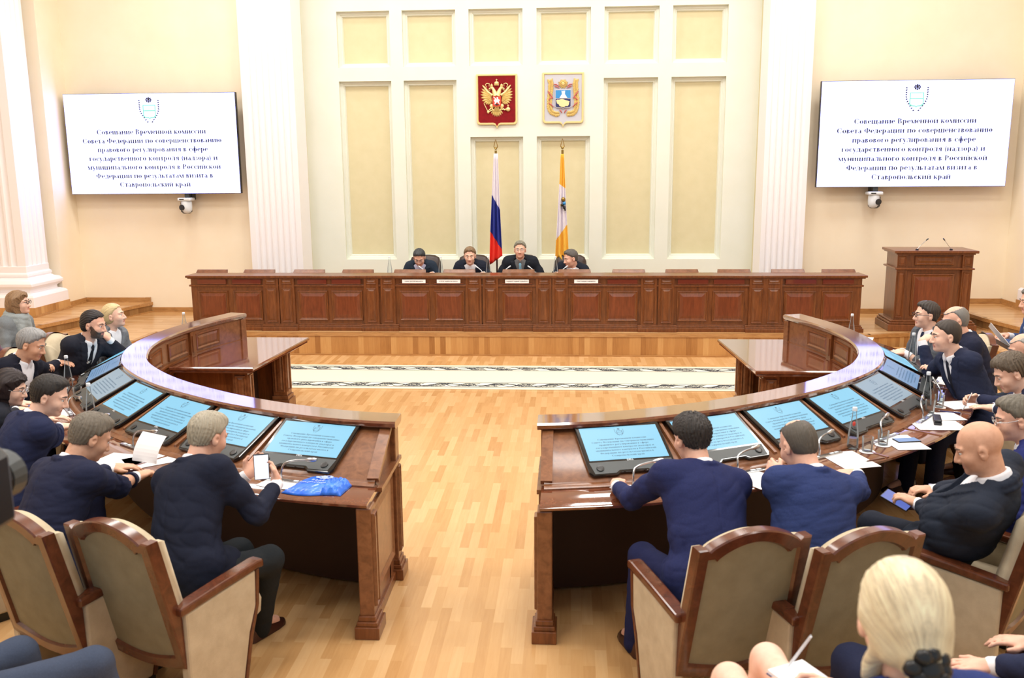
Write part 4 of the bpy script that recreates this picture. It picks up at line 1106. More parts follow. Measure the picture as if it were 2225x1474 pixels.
def nets(D, lo, vox):
    S = D < 0
    c = [S[i:S.shape[0]-1+i, j:S.shape[1]-1+j, k:S.shape[2]-1+k] for i in (0, 1) for j in (0, 1) for k in (0, 1)]
    sm = sum(x.astype(np.int8) for x in c)
    act = (sm > 0) & (sm < 8)
    I = np.argwhere(act)
    ident = np.full(act.shape, -1, np.int64); ident[act] = np.arange(len(I))
    acc = np.zeros((len(I), 3)); cnt = np.zeros(len(I))
    for axis in range(3):
        o1, o2 = [a for a in range(3) if a != axis]
        for u in (0, 1):
            for v in (0, 1):
                p = I.copy(); p[:, o1] += u; p[:, o2] += v; q = p.copy(); q[:, axis] += 1
                a = D[tuple(p.T)]; b = D[tuple(q.T)]
                m = (a < 0) != (b < 0)
                t = np.zeros(len(I)); t[m] = a[m]/(a[m]-b[m])
                pos = p.astype(float); pos[:, axis] += t
                acc[m] += pos[m]; cnt[m] += 1
    vs = lo+vox*acc/cnt[:, None]
    faces = []
    for axis in range(3):
        o1, o2 = [(1, 2), (2, 0), (0, 1)][axis]
        sl0 = [slice(1, -1)]*3; sl1 = [slice(1, -1)]*3
        sl0[axis] = slice(0, -1); sl1[axis] = slice(1, None)
        A = S[tuple(sl0)]; B = S[tuple(sl1)]
        E_ = np.argwhere(A != B)
        base = E_.copy()
        for ax_ in (o1, o2): base[:, ax_] += 1
        flip = A[tuple(E_.T)]
        def cell(du, dv):
            c_ = base.copy(); c_[:, o1] -= du; c_[:, o2] -= dv
            return ident[tuple(c_.T)]
        Q = np.stack([cell(1, 1), cell(0, 1), cell(0, 0), cell(1, 0)], -1)
        Q[~flip] = Q[~flip][:, ::-1]
        faces.append(Q[(Q >= 0).all(1)])
    return vs, np.concatenate(faces)
def np_obj(name, vs, fs, mats, parent, mi=None, origin=(0, 0, 0)):
    me = bpy.data.meshes.new(name)
    vs = np.asarray(vs)-np.asarray(origin)
    me.vertices.add(len(vs)); me.vertices.foreach_set('co', vs.astype(np.float32).ravel())
    me.loops.add(fs.size); me.loops.foreach_set('vertex_index', fs.astype(np.int32).ravel())
    me.polygons.add(len(fs)); me.polygons.foreach_set('loop_start', np.arange(0, fs.size, 4, dtype=np.int32))
    for k in mats: me.materials.append(M[k] if isinstance(k, str) else k)
    if mi is not None: me.polygons.foreach_set('material_index', mi.astype(np.int32))
    me.polygons.foreach_set('use_smooth', np.ones(len(fs), bool))
    me.update(calc_edges=True); me.validate()
    o = bpy.data.objects.new(name, me); COL.objects.link(o)
    if parent is not None: o.parent = parent
    return o
def relax(vs, fs, it=1, lam=0.5):
    for _ in range(it):
        acc = np.zeros_like(vs); cnt = np.zeros(len(vs))
        for i in range(4):
            a, b = fs[:, i], fs[:, (i+1) % 4]
            np.add.at(acc, a, vs[b]); np.add.at(acc, b, vs[a]); np.add.at(cnt, a, 1); np.add.at(cnt, b, 1)
        vs = vs+lam*(acc/np.maximum(cnt, 1)[:, None]-vs)
    return vs

M['skin'] = mottled('skin_light', (226, 172, 148), (236, 188, 164), 30, 0.5, 0.05, 300, 0.35)
M['skin_f'] = mottled('skin_fair', (232, 184, 160), (242, 200, 178), 30, 0.5, 0.05, 300, 0.35)
M['skin_tan'] = mottled('skin_tan', (206, 156, 128), (220, 172, 144), 30, 0.5, 0.05, 300, 0.35)
M['lips'] = plain('lips', (208, 138, 122), 0.5)
M['eye_white'] = plain('eye_white', (236, 232, 228), 0.2)
M['iris'] = plain('iris_dark', (48, 38, 32), 0.15)
M['shirt'] = mottled('white_shirt', (232, 234, 242), (242, 243, 248), 20, 0.75)
def hairmat(c, strand=False):
    key = 'hair%s_%d_%d_%d' % ('_strand' if strand else '', *c)
    if key not in M:
        m, nt, b = new_mat(key)
        if strand:
            at = node(nt, 'ShaderNodeAttribute'); at.attribute_name = 'strand'
            mp = node(nt, 'ShaderNodeMapping'); mp.inputs['Scale'].default_value = (16, 9, 1); nt.links.new(at.outputs['Vector'], mp.inputs[0]); v = mp.outputs[0]
            f = noise(nt, v, 1.6, 5, 0.7, 0.3)
        else: f = noise(nt, coords(nt, (1, 1, 0.35)), 90, 4, 0.7, 0.6)
        d = tuple(max(0, int(x*0.72)) for x in c); l = tuple(min(255, int(x*1.18)+6) for x in c)
        nt.links.new(ramp(nt, f, [(0.28, d), (0.5, c), (0.75, l)]), b.inputs['Base Color'])
        b.inputs['Roughness'].default_value = 0.42; b.inputs['Specular IOR Level'].default_value = 0.35
        bump(nt, b, f, 0.5, 0.004); M[key] = m
    return key
def clothmat(c, kind='suit'):
    key = '%s_%d_%d_%d' % (kind, *c)
    if key not in M:
        d = tuple(int(x*0.94) for x in c); l = tuple(min(255, int(x*1.05)+1) for x in c)
        M[key] = mottled(key, d, l, 160, 0.85, 0.25, 420, 0.2)
    return key
def two_bone(S, W, L1, L2, pole):
    d = W-S; L = np.linalg.norm(d)
    if L > (L1+L2)*0.985:
        W = S+d/L*(L1+L2)*0.985; d = W-S; L = np.linalg.norm(d)
    a = (L1*L1-L2*L2+L*L)/(2*L); h = math.sqrt(max(L1*L1-a*a, 0)); u = d/L
    p = pole-u*(pole@u); p = U3(p)
    return S+u*a+p*h, W
def folds(P, seed, f=1.0):
    r = np.random.RandomState(seed); out = 0
    for k in range(5):
        w_ = r.normal(size=3)*np.array([14, 14, 34])*f*(0.7+0.25*k); ph = r.uniform(0, 6.28)
        x = P@w_+ph+0.9*np.sin(P@(r.normal(size=3)*18)+ph)
        out = out+(1-np.abs(np.sin(x)))**2/(1+0.4*k)
    return out/3.2
class HeadFrame:
    def __init__(s, c, F, yaw, pitch, roll=0):
        a = rad(yaw); f = V(F[0]*math.cos(a)-F[1]*math.sin(a), F[0]*math.sin(a)+F[1]*math.cos(a), 0)
        p = rad(pitch); s.y = f*math.cos(p)-V(0, 0, 1)*math.sin(p)
        x = V(f[1], -f[0], 0); z = np.cross(x, s.y)
        r = rad(roll); s.x = x*math.cos(r)+z*math.sin(r); s.z = np.cross(s.x, s.y); s.c = V(*c)
        s.A = np.array([s.x, s.y, s.z])
    def w(s, x, y, z): return s.c+s.x*x+s.y*y+s.z*z
    def l(s, P): return (P-s.c)@s.A.T
def person(label, head, hip, face, look=(0, 15), hands=None, suit=(38, 42, 66), shirt='shirt', tie=None, hair=('short', (60, 50, 44)), skin='skin', trousers=None,
           sc_=1.0, wide=1.0, belly=0.0, glasses=None, female=False, vox=0.0065, open_=0.3, beard=None, legs=None, scarf=None, coat=None, pose=None, bare=False, seed=1, lapel=True, hem=True, watch=None, feet=0.0, group=None):
    a = rad(face); F = V(math.cos(a), math.sin(a), 0); S = V(F[1], -F[0], 0); Zv = V(0, 0, 1)
    hip = V(*hip); hd = HeadFrame(head, F, *look)
    base = V(hip[0], hip[1], feet)
    root = thing('person', label, 'person', tuple(base), 0, group)
    N = hd.c-hd.z*0.10*sc_-Zv*0.05*sc_-hd.y*0.015-F*0.03
    pel = hip+Zv*0.05; d = N-pel; Ls = np.linalg.norm(d); td = d/Ls
    nF = U3(F-td*(F@td))                                   # forward, square to the spine
    Sx = U3(np.cross(nF, td))
    bow = -nF*0.035
    sp = lambda q: pel+d*q+bow*4*q*(1-q)
    sw = 0.160*wide*(0.88 if female else 1.0)*sc_
    AX = np.array([Sx, nF, td])
    A1 = np.array([Sx, nF, td])
    sh = {s: sp(0.865)+Sx*s*sw-nF*0.005 for s in (-1, 1)}
    torso = [(pel, (0.165*wide, 0.125, 0.12)), (sp(0.33)+nF*0.03*belly, (0.15*wide+0.02*belly, 0.11+0.05*belly, 0.15)), (sp(0.66)+nF*0.005, (0.162*wide, 0.112+0.01*belly, 0.17))]
    hands = hands or {}
    arms = {}
    for s in (-1, 1):
        W, fd, style = hands.get(s, (hip+F*0.30+S*s*0.10+Zv*0.12, U3(F*0.8-S*s*0.5), 'rest'))[:3]
        W = V(*W); pole = hands[s][3] if s in hands and len(hands[s]) > 3 else (S*s*0.55-Zv*0.8-F*0.25)
        E_, W = two_bone(sh[s], W, 0.295*sc_, 0.265*sc_, V(*pole))
        arms[s] = (E_, W, U3(fd), style)
    hj = {s: hip+S*s*0.085-Zv*0.01 for s in (-1, 1)}
    lg = {}
    for s in (-1, 1):
        kn = hj[s]+F*0.42*sc_+S*s*0.07-Zv*0.01
        an = V(kn[0], kn[1], feet+0.09)+F*0.02+S*s*0.02
        if legs and s in legs: kn, an = V(*legs[s][0]), V(*legs[s][1])
        lg[s] = (kn, an)
    # ---------------- body
    B = Field()
    for c, r in torso: B.ell(c, AX, r, 0.05)
    B.cone(sh[-1], sh[1], 0.048, 0.048, 0.05)
    B.cone(sp(0.93), hd.w(0, -0.022, -0.07), 0.062*(0.86 if female else 1), 0.054*(0.86 if female else 1), 0.03)
    W_ = hd.w
    hs = (0.94 if female else 1.0)*sc_
    def h(*p): return W_(*(q*hs for q in p))
    def hr(*r): return tuple(q*hs for q in r)
    jw = 1.0+0.10*belly
    B.ell(h(0, -0.008, 0.02), hd.A, hr(.076, .096, .088), .02).ell(h(0, .030, -.045), hd.A, hr(.060*jw, .062, .082), .025)
    B.ell(h(0, .036, -.085), hd.A, hr(.047*jw, .05, .038), .02).ell(h(0, .076, -.106), hd.A, hr(.022, .018, .017), .02)
    B.cone(h(0, .090, -.002), h(0, .112, -.046), .009*hs, .0125*hs, .012)
    for s in (-1, 1):
        B.ell(h(s*.013, .099, -.050), hd.A, hr(.009, .012, .008), .008)
        B.ell(h(s*.040, .062, -.040), hd.A, hr(.024*jw, .026, .028), .025)
        B.cone(h(s*.012, .088, .014), h(s*.046, .074, .012), .010*hs, .009*hs, .012)
        ea = np.array([U3(hd.x*1.0-hd.y*.25*s), U3(hd.y+hd.x*.25*s), hd.z])
        B.ell(h(s*.079, -.006, -.018), ea, hr(.010, .020, .033), .008)
        B.ell(h(s*.077, .000, -.044), ea, hr(.008, .010, .011), .006)
    B.cone(h(-.020, .0895, -.0705), h(.020, .0895, -.0705), .0055*hs, .0055*hs, .008).cone(h(-.016, .0895, -.0815), h(.016, .0895, -.0815), .006*hs, .006*hs, .006)
    for s in (-1, 1):
        c = h(s*.031, .100, -.008)
        B.sub(lambda P, c=c: np.sqrt(((P-c)**2).sum(-1))-.0135*hs, c-.014, c+.014)
        c2 = h(s*.092, -.002, -.016)
        B.sub(lambda P, c2=c2: np.sqrt(((P-c2)**2).sum(-1))-.012*hs, c2-.013, c2+.013)
    c = h(0, .105, -.0765); 
    B.sub(lambda P, c=c: np.maximum(np.abs((P-c)@hd.z)-.0012, np.sqrt(((P-c)**2).sum(-1))-.022), c-.023, c+.023)
    for s in (-1, 1):
        B.ell(h(s*.031, .086, .0035), hd.A, hr(.017, .0085, .0065), .004).ell(h(s*.031, .084, -.0195), hd.A, hr(.016, .0085, .006), .004)
    r0 = 0.92 if female else 1.0
    hnd = {}
    for s in (-1, 1):
        E_, W, fd, style = arms[s]
        B.chain([sh[s], (sh[s]+E_)/2, E_], [.050*r0, .046*r0, .038*r0], .03)
        B.chain([E_, E_*.6+W*.4, W], [.038*r0, .037*r0, .026*r0], .02)
        pn = U3(-Zv-fd*(-Zv@fd)) if abs(fd[2]) < 0.93 else U3(-F-fd*(-F@fd))
        if style in ('side', 'mouth', 'pen', 'phone'):
            inn = -S*s; pn = U3(inn-fd*(inn@fd))
            if style == 'pen': pn = U3(pn-Zv*0.6-fd*((pn-Zv*0.6)@fd))
            if style == 'mouth': pn = U3(-F-Zv*0.2-fd*((-F-Zv*0.2)@fd))
        if style == 'phone': pn = U3(-F+(-S*s)*0.8-fd*((-F+(-S*s)*0.8)@fd))
        th = np.cross(-pn, fd)*s; th = U3(th)
        HA = np.array([th, fd, pn]); hk = (0.9 if female else 1.0)*sc_
        B.ell(W+fd*.045*hk, HA, (.041*hk, .054*hk, .018*hk), .016)
        B.cone(W, W+fd*.03, .025*r0, .026*r0, .015)
        curl = {'flat': .16, 'rest': .32, 'grip': .75, 'fist': 1.25, 'side': .5, 'mouth': .55, 'pen': .8, 'phone': .62}[style]
        for k, (o, L) in enumerate(((.030, .070), (.0105, .078), (-.0095, .072), (-.028, .056))):
            p = W+(fd*(.086-.004*abs(k-1))+th*o)*hk; ang = curl*(0.5+0.10*k); dirv = U3(fd+th*o*2.2)
            pts = [p-fd*.02]; rr = .0092*hk
            pts.append(p)
            for j, fr in enumerate((.45, .32, .23)):
                dv = dirv*math.cos(ang)+pn*math.sin(ang); p = p+dv*L*fr*hk; pts.append(p); ang += curl*(1.0 if j == 0 else .75)
            B.chain(pts, [rr*1.05, rr, rr*.95, rr*.88, rr*.72], .004)
        p = W+(fd*.022+th*.030)*hk; q = p+(th*.55+fd*.62+pn*.35*curl)*.048*hk; e = q+(fd*.85+th*(.25-.5*curl*.5)+pn*.5*curl)*.034*hk
        B.chain([p, q, e], [.0135*hk, .0108*hk, .0085*hk], .008)
        hnd[s] = (W, fd, pn, th)
        kn, an = lg[s]
        B.chain([hj[s], kn, an], [.072*r0, .052*r0, .038*r0], .03)
        B.cone(an, an+F*.13-Zv*.05, .035, .028, .02)
    vs, fs = B.mesh(vox)
    mi = None
    ctr = vs[fs].mean(1); L_ = hd.l(ctr)/hs
    mi = np.zeros(len(fs), int)
    lip = (np.abs(L_[:, 0]) < .024) & (L_[:, 2] > -.086) & (L_[:, 2] < -.067) & (L_[:, 1] > .087)
    mats = [skin, 'lips']; mi[lip] = 1
    if beard:
        b_ = (L_[:, 2] < np.minimum(-.060+.85*np.maximum(.082-L_[:, 1], 0), -.012)) & (L_[:, 2] > -.126-.3*np.maximum(.05-L_[:, 1], 0)*0) & (L_[:, 1] > .012) & (L_[:, 1] < .104) & ~lip & (np.abs(L_[:, 0]) < .09) & ((L_[:, 2] < -.052) | (np.abs(L_[:, 0]) > .045))
        mats.append(hairmat(beard)); mi[b_] = 2
    np_obj('body', vs, fs, mats, root, mi, base)
    # eyes, brows
    for s in (-1, 1):
        mb = MB(); c = h(s*.031, .0795, -.008)-base
        mb.ball(c, .0125*hs, 10)
        mb.cur = 1; mb.ball(c+hd.y*.0075*hs-hd.z*.001, .0066*hs, 8)
        mb.obj('eye', ['eye_white', 'iris'], root, smooth=True)
    hstyle, hcol = hair[0], hair[1]
    hm = hairmat(hcol)
    bm_ = hairmat(tuple(int(q*0.7) for q in hcol)) if hstyle != 'bald' else hairmat((120, 96, 78))
    for s in (-1, 1): MB().tube([h(s*.013, .099, .013)-base, h(s*.030, .0965, .019)-base, h(s*.049, .080, .014)-base], [.0035*hs, .0042*hs, .002*hs], 6).obj('eyebrow', bm_, root, smooth=True)
    # ---------------- hair
    if hstyle != 'bald':
        Hf = Field(); th_ = {'short': .012, 'crop': .006, 'thin': .007, 'bald_top': .0065, 'full': .018, 'bob': .020, 'bun': .010, 'pony': .007, 'sleek': .012}[hstyle]
        Hf.ell(h(0, -0.008, 0.02), hd.A, tuple(q*hs+th_ for q in (.076, .096, .088)), .02)
        if hstyle not in ('bald_top',): Hf.ell(h(0, -.035, -.02), hd.A, tuple(q*hs+th_*.8 for q in (.070, .065, .075)), .02)
        else: Hf.ell(h(0, -.035, -.02), hd.A, tuple(q*hs+th_*.8 for q in (.070, .065, .075)), .02)
        if hstyle in ('short', 'full'): Hf.ell(h(0, .03, .085), hd.A, hr(.055, .055, .030), .02)
        if hstyle == 'bob':
            for s in (-1, 1): Hf.chain([h(s*.075, .0, .03), h(s*.088, .01, -.04), h(s*.075, .02, -.105)], [.045*hs, .042*hs, .03*hs], .03)
            Hf.ell(h(0, -.06, -.05), hd.A, hr(.092, .07, .095), .03)
            Hf.chain([h(.0, .08, .085), h(.055, .085, .055), h(.08, .05, .0)], [.02*hs, .02*hs, .018*hs], .02)
        if hstyle == 'bun': Hf.chain([h(0, -.10, -.045), h(0, -.125, -.06)], [.025*hs, .03*hs], .015)
        if hstyle == 'sleek':
            Hf.ell(h(0, -.055, -.035), hd.A, hr(.074, .062, .06), .02)
        if hstyle == 'pony':
            Hf.chain([h(0, -.08, .0), h(.0, -.105, -.045), h(.0, -.122, -.075), h(.01, -.112, -.15), h(.01, -.09, -.28)], [.045*hs, .034*hs, .022*hs, .036*hs, .034*hs], .03)
            Hf.chain([h(-.058, -.03, -.07), h(-.060, .0, -.13), h(-.055, .02, -.24)], [.016*hs, .022*hs, .014*hs], .02)
            for s in (-1, 1): Hf.chain([h(s*.058, .045, .03), h(s*.068, -.01, .0), h(s*.045, -.07, -.05)], [.018*hs, .014*hs, .020*hs], .03)
        fl_ = {'short': .070, 'crop': .068, 'thin': .082, 'bald_top': .05, 'full': .062, 'bob': .05, 'bun': .066, 'pony': .070, 'sleek': .068}[hstyle]
        fx = {'short': .046, 'crop': .042, 'thin': .030, 'bald_top': .012, 'full': .050, 'bob': .066, 'bun': .040, 'pony': .045, 'sleek': .036}[hstyle]
        nape = {'bob': -.16, 'bun': -.075, 'pony': -.4, 'sleek': -.085}.get(hstyle, -.052)
        def cut(P):
            l = hd.l(P)/hs; x, y, z = l[..., 0], l[..., 1], l[..., 2]
            yl = fx+.35*np.maximum(z, 0)+(.18*np.minimum(z, 0) if hstyle != 'bob' else .3*np.minimum(z, 0))-1.0*np.maximum(np.abs(x)-.045, 0)
            rem = np.minimum(y-yl, fl_-z+.15*(y-.05)+.5*x*x/.06)
            low = nape+(.38*y if nape > -.1 else 0)-z
            rem = np.maximum(rem, low)
            if nape > -.1:                                   # clear of the ears
                e_ = np.sqrt(((np.abs(x)-.085)/.03)**2+((y-.004)/.026)**2+((z+.022)/.036)**2)-1
                rem = np.maximum(rem, -e_*.025)
            if hstyle == 'bald_top':
                e_ = np.sqrt((x/.060)**2+((y-.015)/.088)**2+((z-.115)/.072)**2)-1; rem = np.maximum(rem, -e_*.06)
            if hstyle == 'thin':
                for s in (-1, 1):
                    e_ = np.sqrt(((x-s*.045)/.026)**2+((y-.065)/.05)**2+((z-.075)/.05)**2)-1; rem = np.maximum(rem, -e_*.03)
            return -rem*hs
        lo, hi = Hf.bounds(); Hf.sub(lambda P: cut(P), lo-.02, hi+.02)
        sd_ = np.random.RandomState(seed)
        ph = sd_.uniform(0, 6, 3)
        amp = {'crop': .0012, 'bald_top': .0010, 'sleek': .0024, 'full': .0042, 'bob': .003, 'pony': .0006, 'bun': .0008}.get(hstyle, .0026)
        def strand(P):
            l = hd.l(P)/hs
            if hstyle in ('pony', 'bun', 'sleek'):
                ax_ = U3((0, -.23, -.10)); q_ = l-V(0, .09, .03); w_ = q_@ax_; u = np.arctan2(l[..., 0], q_@U3((0, -.10, .23)))*1.2
            elif hstyle == 'bob':
                u = np.arctan2(l[..., 0], -(l[..., 1]-.06)+.02); w_ = l[..., 2]
            else: u = np.arctan2(l[..., 0], l[..., 1]+.05); w_ = np.sqrt(l[..., 0]**2+(l[..., 1]+.05)**2)
            tp = 0 if hstyle in ('bob', 'pony', 'bun') else np.clip(.03-l[..., 2], 0, .08)*.14*th_/.012
            return tp+amp*(np.sin(u*27+ph[0]+8*w_+(.4 if hstyle in ('pony', 'bun', 'bob') else 1.2)*np.sin(w_*55+ph[1]))+.7*np.sin(u*51+ph[2]+14*w_))
        vs, fs = Hf.mesh(min(vox, .0055), strand)
        ho = np_obj('hair', vs, fs, [hairmat(hcol, True)], root, None, base)
        l = hd.l(vs)/hs
        if hstyle in ('pony', 'bun', 'sleek'):
            ax_ = U3((0, -.23, -.10)); q_ = l-V(0, .09, .03); uw = np.stack([2.5*np.cos(np.arctan2(l[:, 0], q_@U3((0, -.10, .23)))), q_@ax_*1.2, l[:, 0]*5], -1)
        elif hstyle == 'bob': uw = np.stack([np.cos(np.arctan2(l[:, 0], .08-l[:, 1]))*3+l[:, 0]*6, l[:, 2]*2, l[:, 1]*2], -1)
        else: uw = np.stack([np.cos(np.arctan2(l[:, 0], l[:, 1]+.05))*3, np.sqrt(l[:, 0]**2+(l[:, 1]+.05)**2)*3.5, l[:, 2]*3], -1)
        at_ = ho.data.attributes.new('strand', 'FLOAT_VECTOR', 'POINT'); at_.data.foreach_set('vector', uw.astype(np.float32).ravel())
        if hstyle == 'pony':
            mb = MB(); r = random.Random(3); c = h(.0, -.128, -.052)-base
            for k in range(9):
                a_ = 2*math.pi*k/9; mb.ball(c+hd.x*.035*math.cos(a_)*r.uniform(.6, 1.1)+hd.z*.03*math.sin(a_)*r.uniform(.6, 1.1)-hd.y*r.uniform(-.005, .02), (.020, .016, .018), 8)
            mb.ball(c, (.035, .03, .03), 8)
            mb.obj('hair_scrunchie', 'black', root, smooth=True)['label'] = 'black flower-shaped hair tie'
    # ---------------- shirt, collar, cuffs
    sk = clothmat(shirt, 'shirt') if isinstance(shirt, tuple) else shirt
    Sf = Field()
    for c, r in torso[1:]: Sf.ell(c, AX, tuple(q+.006 for q in r), .05)
    Sf.cone(sh[-1]*.9+sh[1]*.1, sh[1]*.9+sh[-1]*.1, .056, .056, .06)
    nb, nt_ = sp(0.945), U3(hd.w(0, -.022, -.07)-sp(.93))
    nx = U3(np.cross(nF, nt_)); ny = np.cross(nt_, nx)
    fr_ = 0.86 if female else 1.0
    ringp = lambda a_, R, up: nb+(nx*math.sin(a_)*R*fr_+ny*math.cos(a_)*R*1.05*fr_)+nt_*up
    if not bare:
        angs = [rad(q) for q in range(18, 343, 18)]
        Sf.chain([ringp(q, .062, .038+.014*(-math.cos(q))) for q in angs], [.010]*len(angs), .01)
        Sf.chain([ringp(q, .064, .018+.014*(-math.cos(q))) for q in angs], [.012]*len(angs), .012)
        for s in (-1, 1): Sf.chain([ringp(s*rad(18), .064, .018), ringp(s*rad(26), .075, -.022)], [.011, .006], .008)
    vs, fs = Sf.mesh(max(vox, .007)); np_obj('shirt', vs, fs, [sk], root, None, base)
    if not bare:
        for s in (-1, 1):
            E_, W, fd, style = arms[s]; u = U3(W-E_)
            mb = MB(); mb.tube([W-u*.06-base, W-u*.012-base, W+u*.004-base, W+u*.002-base], [.036*r0, .035*r0, .034*r0, .028*r0], 14)
            mb.obj('cuff', sk, root, smooth=50)
            if watch == s:
                mb = MB(); mb.tube([W+u*.008-base, W+u*.024-base], [.0315, .030], 14); mb.lathe([(.017, 0), (.017, .009), (.013, .011)], 14, tuple(W+u*.016-base-hnd[s][2]*.028))
                mb.obj('wristwatch', 'silver' if suit[2] > 40 else 'black', root, smooth=50)
    # ---------------- jacket
    cm_ = clothmat(suit)
    Jf = Field(); inf = .020
    for c, r in torso: Jf.ell(c, AX, tuple(q+inf for q in r), .06)
    Jf.cone(sh[-1], sh[1], .060, .060, .06)
    for s in (-1, 1): Jf.cone(sp(.955)+Sx*s*.045-nF*.012, sh[s]*.9+sp(.9)*.1, .050, .054, .06)
    for s in (-1, 1):
        E_, W, fd, style = arms[s]; u = U3(W-E_)
        Jf.cone(sh[s], sh[s]*.5+E_*.5, .061*r0, .059*r0, .055).cone(sh[s]*.5+E_*.5, E_, .059*r0, .052*r0, .03)
        Jf.cone(E_, W-u*.062, .052*r0, .041*r0, .03)
    if hem:
        for s in (-1, 1): Jf.cone(hj[s]+Zv*.01, hj[s]+F*.15+Zv*.0, .104*wide, .100, .04)
    Jf.chain([ringp(rad(q), .084, .000+.020*(-math.cos(rad(q)))) for q in range(40, 321, 20)], [.019]*15, .004)
    Jf.chain([ringp(rad(q), .096, -.022+.012*(-math.cos(rad(q)))) for q in range(60, 301, 20)], [.013]*13, .004)
    vl = max(open_, .02); hw = .080+.02*(open_ > .4)
    def vcut(P):
        l = P-nb; x = l@Sx; y = l@nF; z = -(l@td)
        return np.maximum(np.maximum(np.abs(x)-hw*(1-z/vl)-.001, .035-y), z-vl)
    neck = lambda P: np.sqrt((((P-nb)-((P-nb)@nt_)[..., None]*nt_)**2).sum(-1))-.066*fr_
    if open_ > 0:
        Jf.sub(vcut, nb-.30, nb+.30)
        Jf.sub(lambda P: np.maximum(-neck(P)*-1, -((P-nb)@nt_)-.02), nb-.12, nb+.15)
    else:
        Jf.sub(lambda P: np.maximum(neck(P), -((P-nb)@nt_)-.01), nb-.12, nb+.15)
    Es = [arms[s][0] for s in (-1, 1)]
    def post(P):
        k = .75+sum(np.exp(-((P-e)**2).sum(-1)/.012) for e in Es)*0.9+.5*np.exp(-(((P-sp(.2))@td)/.10)**2)
        o = .013*k*(folds(P, seed)-.35)
        l = P-nb; o = o+.0035*np.exp(-((l@Sx)/.0035)**2)*(l@nF < 0)*(-(l@td) > .04)
        if lapel and open_ > 0:
            l = P-nb; x = np.abs(l@Sx); y = l@nF; z = -(l@td)
            e0 = hw*(1-z/vl); lw = .055*np.clip((vl-z)/vl+.12, 0, 1)
            o = o-.008*((x > e0-.01) & (x < e0+lw) & (y > .03) & (z > -.02) & (z < vl))
        return o
    vs, fs = Jf.mesh(max(vox, .0065), post)
    jk = np_obj('jacket' if not coat else coat, vs, fs, [cm_], root, None, base)
    if tie:
        mb = MB(); rows = []
        for q, wd in ((-.005, .014), (.012, .018), (.034, .014), (.05, .017), (.14, .026), (.24, .034), (min(.36, Ls*.62), .040)):
            c = nb-td*q; P = c+nF*np.linspace(0.0, .26, 130)[:, None]; dd = Sf.value(P); k = np.nonzero(dd < 0)[0]
            p = P[k[-1]] if len(k) else c+nF*.1
            rows.append((p+nF*(.014 if q < .04 else .007), wd))
        ls = []
        for p, wd in rows: ls.append([p+Sx*wd-base-nF*.004, p+nF*.004-base, p-Sx*wd-base-nF*.004, p-nF*.008-base])
        mb.loops(ls); mb.obj('tie', clothmat(tie, 'silk'), root, smooth=40)
    if scarf:
        Cf = Field()
        for R, up, r_ in ((.095, .0, .040), (.085, .045, .036), (.10, -.04, .034)):
            Cf.chain([ringp(rad(q), R, up) for q in range(0, 361, 20)], [r_]*19, .02)
        for s in (-1, 1): Cf.chain([ringp(s*rad(25), .11, -.02), sp(.62)+nF*.15+Sx*s*.06, sp(.30)+nF*.17+Sx*s*.05], [.04, .038, .03], .03)
        vs, fs = Cf.mesh(.008, lambda P: .010*(folds(P, seed+5, 1.6)-.35)); np_obj('scarf', vs, fs, [clothmat(scarf, 'wool')], root, None, base)
    # ---------------- trousers, shoes
    tm = clothmat(tuple(int(q*.9) for q in suit) if trousers in (None, 'skirt') else trousers, 'suit')
    Tf = Field(); Tf.ell(pel-Zv*.03, AX, (.165*wide+.012, .135, .12), .05)
    skirt_ = trousers == 'skirt'
    for s in (-1, 1):
        kn, an = lg[s]
        if skirt_: Tf.cone(hj[s], hj[s]*.45+kn*.55, .088, .075, .05)
        else: Tf.chain([hj[s], kn, an-Zv*.045+F*.01], [.088, .068, .058], .035)
    if skirt_: tm = clothmat((44, 60, 120), 'suit')
    vs, fs = Tf.mesh(max(vox, .008), lambda P: .006*(folds(P, seed+9, .8)-.35)); np_obj('skirt' if skirt_ else 'trousers', vs, fs, [tm], root, None, base)
    for s in (-1, 1):
        kn, an = lg[s]; q = V(an[0], an[1], feet)
        mb = MB(); ls = []
        for y, w_, h_ in ((-.075, .024, .08), (-.06, .036, .115), (0, .040, .115), (.05, .043, .085), (.12, .046, .05), (.17, .038, .038), (.195, .02, .025)):
            ls.append([q+F*y+S*w_*math.cos(t_)+Zv*(h_*max(0, math.sin(t_))+.002)-base for t_ in [math.pi*2*k/12 for k in range(12)]])
        mb.loops(ls); mb.obj('shoe', 'shoe_leather', root, smooth=50)
    if glasses:
        mb = MB()
        for s in (-1, 1):
            pts = [h(s*.031+.021*math.cos(t_), .108, -.008+.016*math.sin(t_))-base for t_ in [2*math.pi*k/14 for k in range(15)]]
            mb.tube(pts, .0016 if glasses == 'thin' else .0026, 6)
            mb.tube([h(s*.052, .106, -.004)-base, h(s*.078, .06, -.004)-base, h(s*.081, -.005, .0)-base], .0018, 5)
        mb.tube([h(-.010, .110, -.005)-base, h(0, .112, -.003)-base, h(.010, .110, -.005)-base], .0018, 5)
        mb.obj('eyeglasses', {'thin': 'silver', 'dark': 'black', 'sun': 'black'}[glasses], root, smooth=True)
    if pose is not None: pose.update(hands=hnd, head=hd, base=base, root=root, F=F, S=S, arms=arms)
    return root
M['shoe_leather'] = plain('brown_shoe_leather', (66, 36, 28), 0.25)

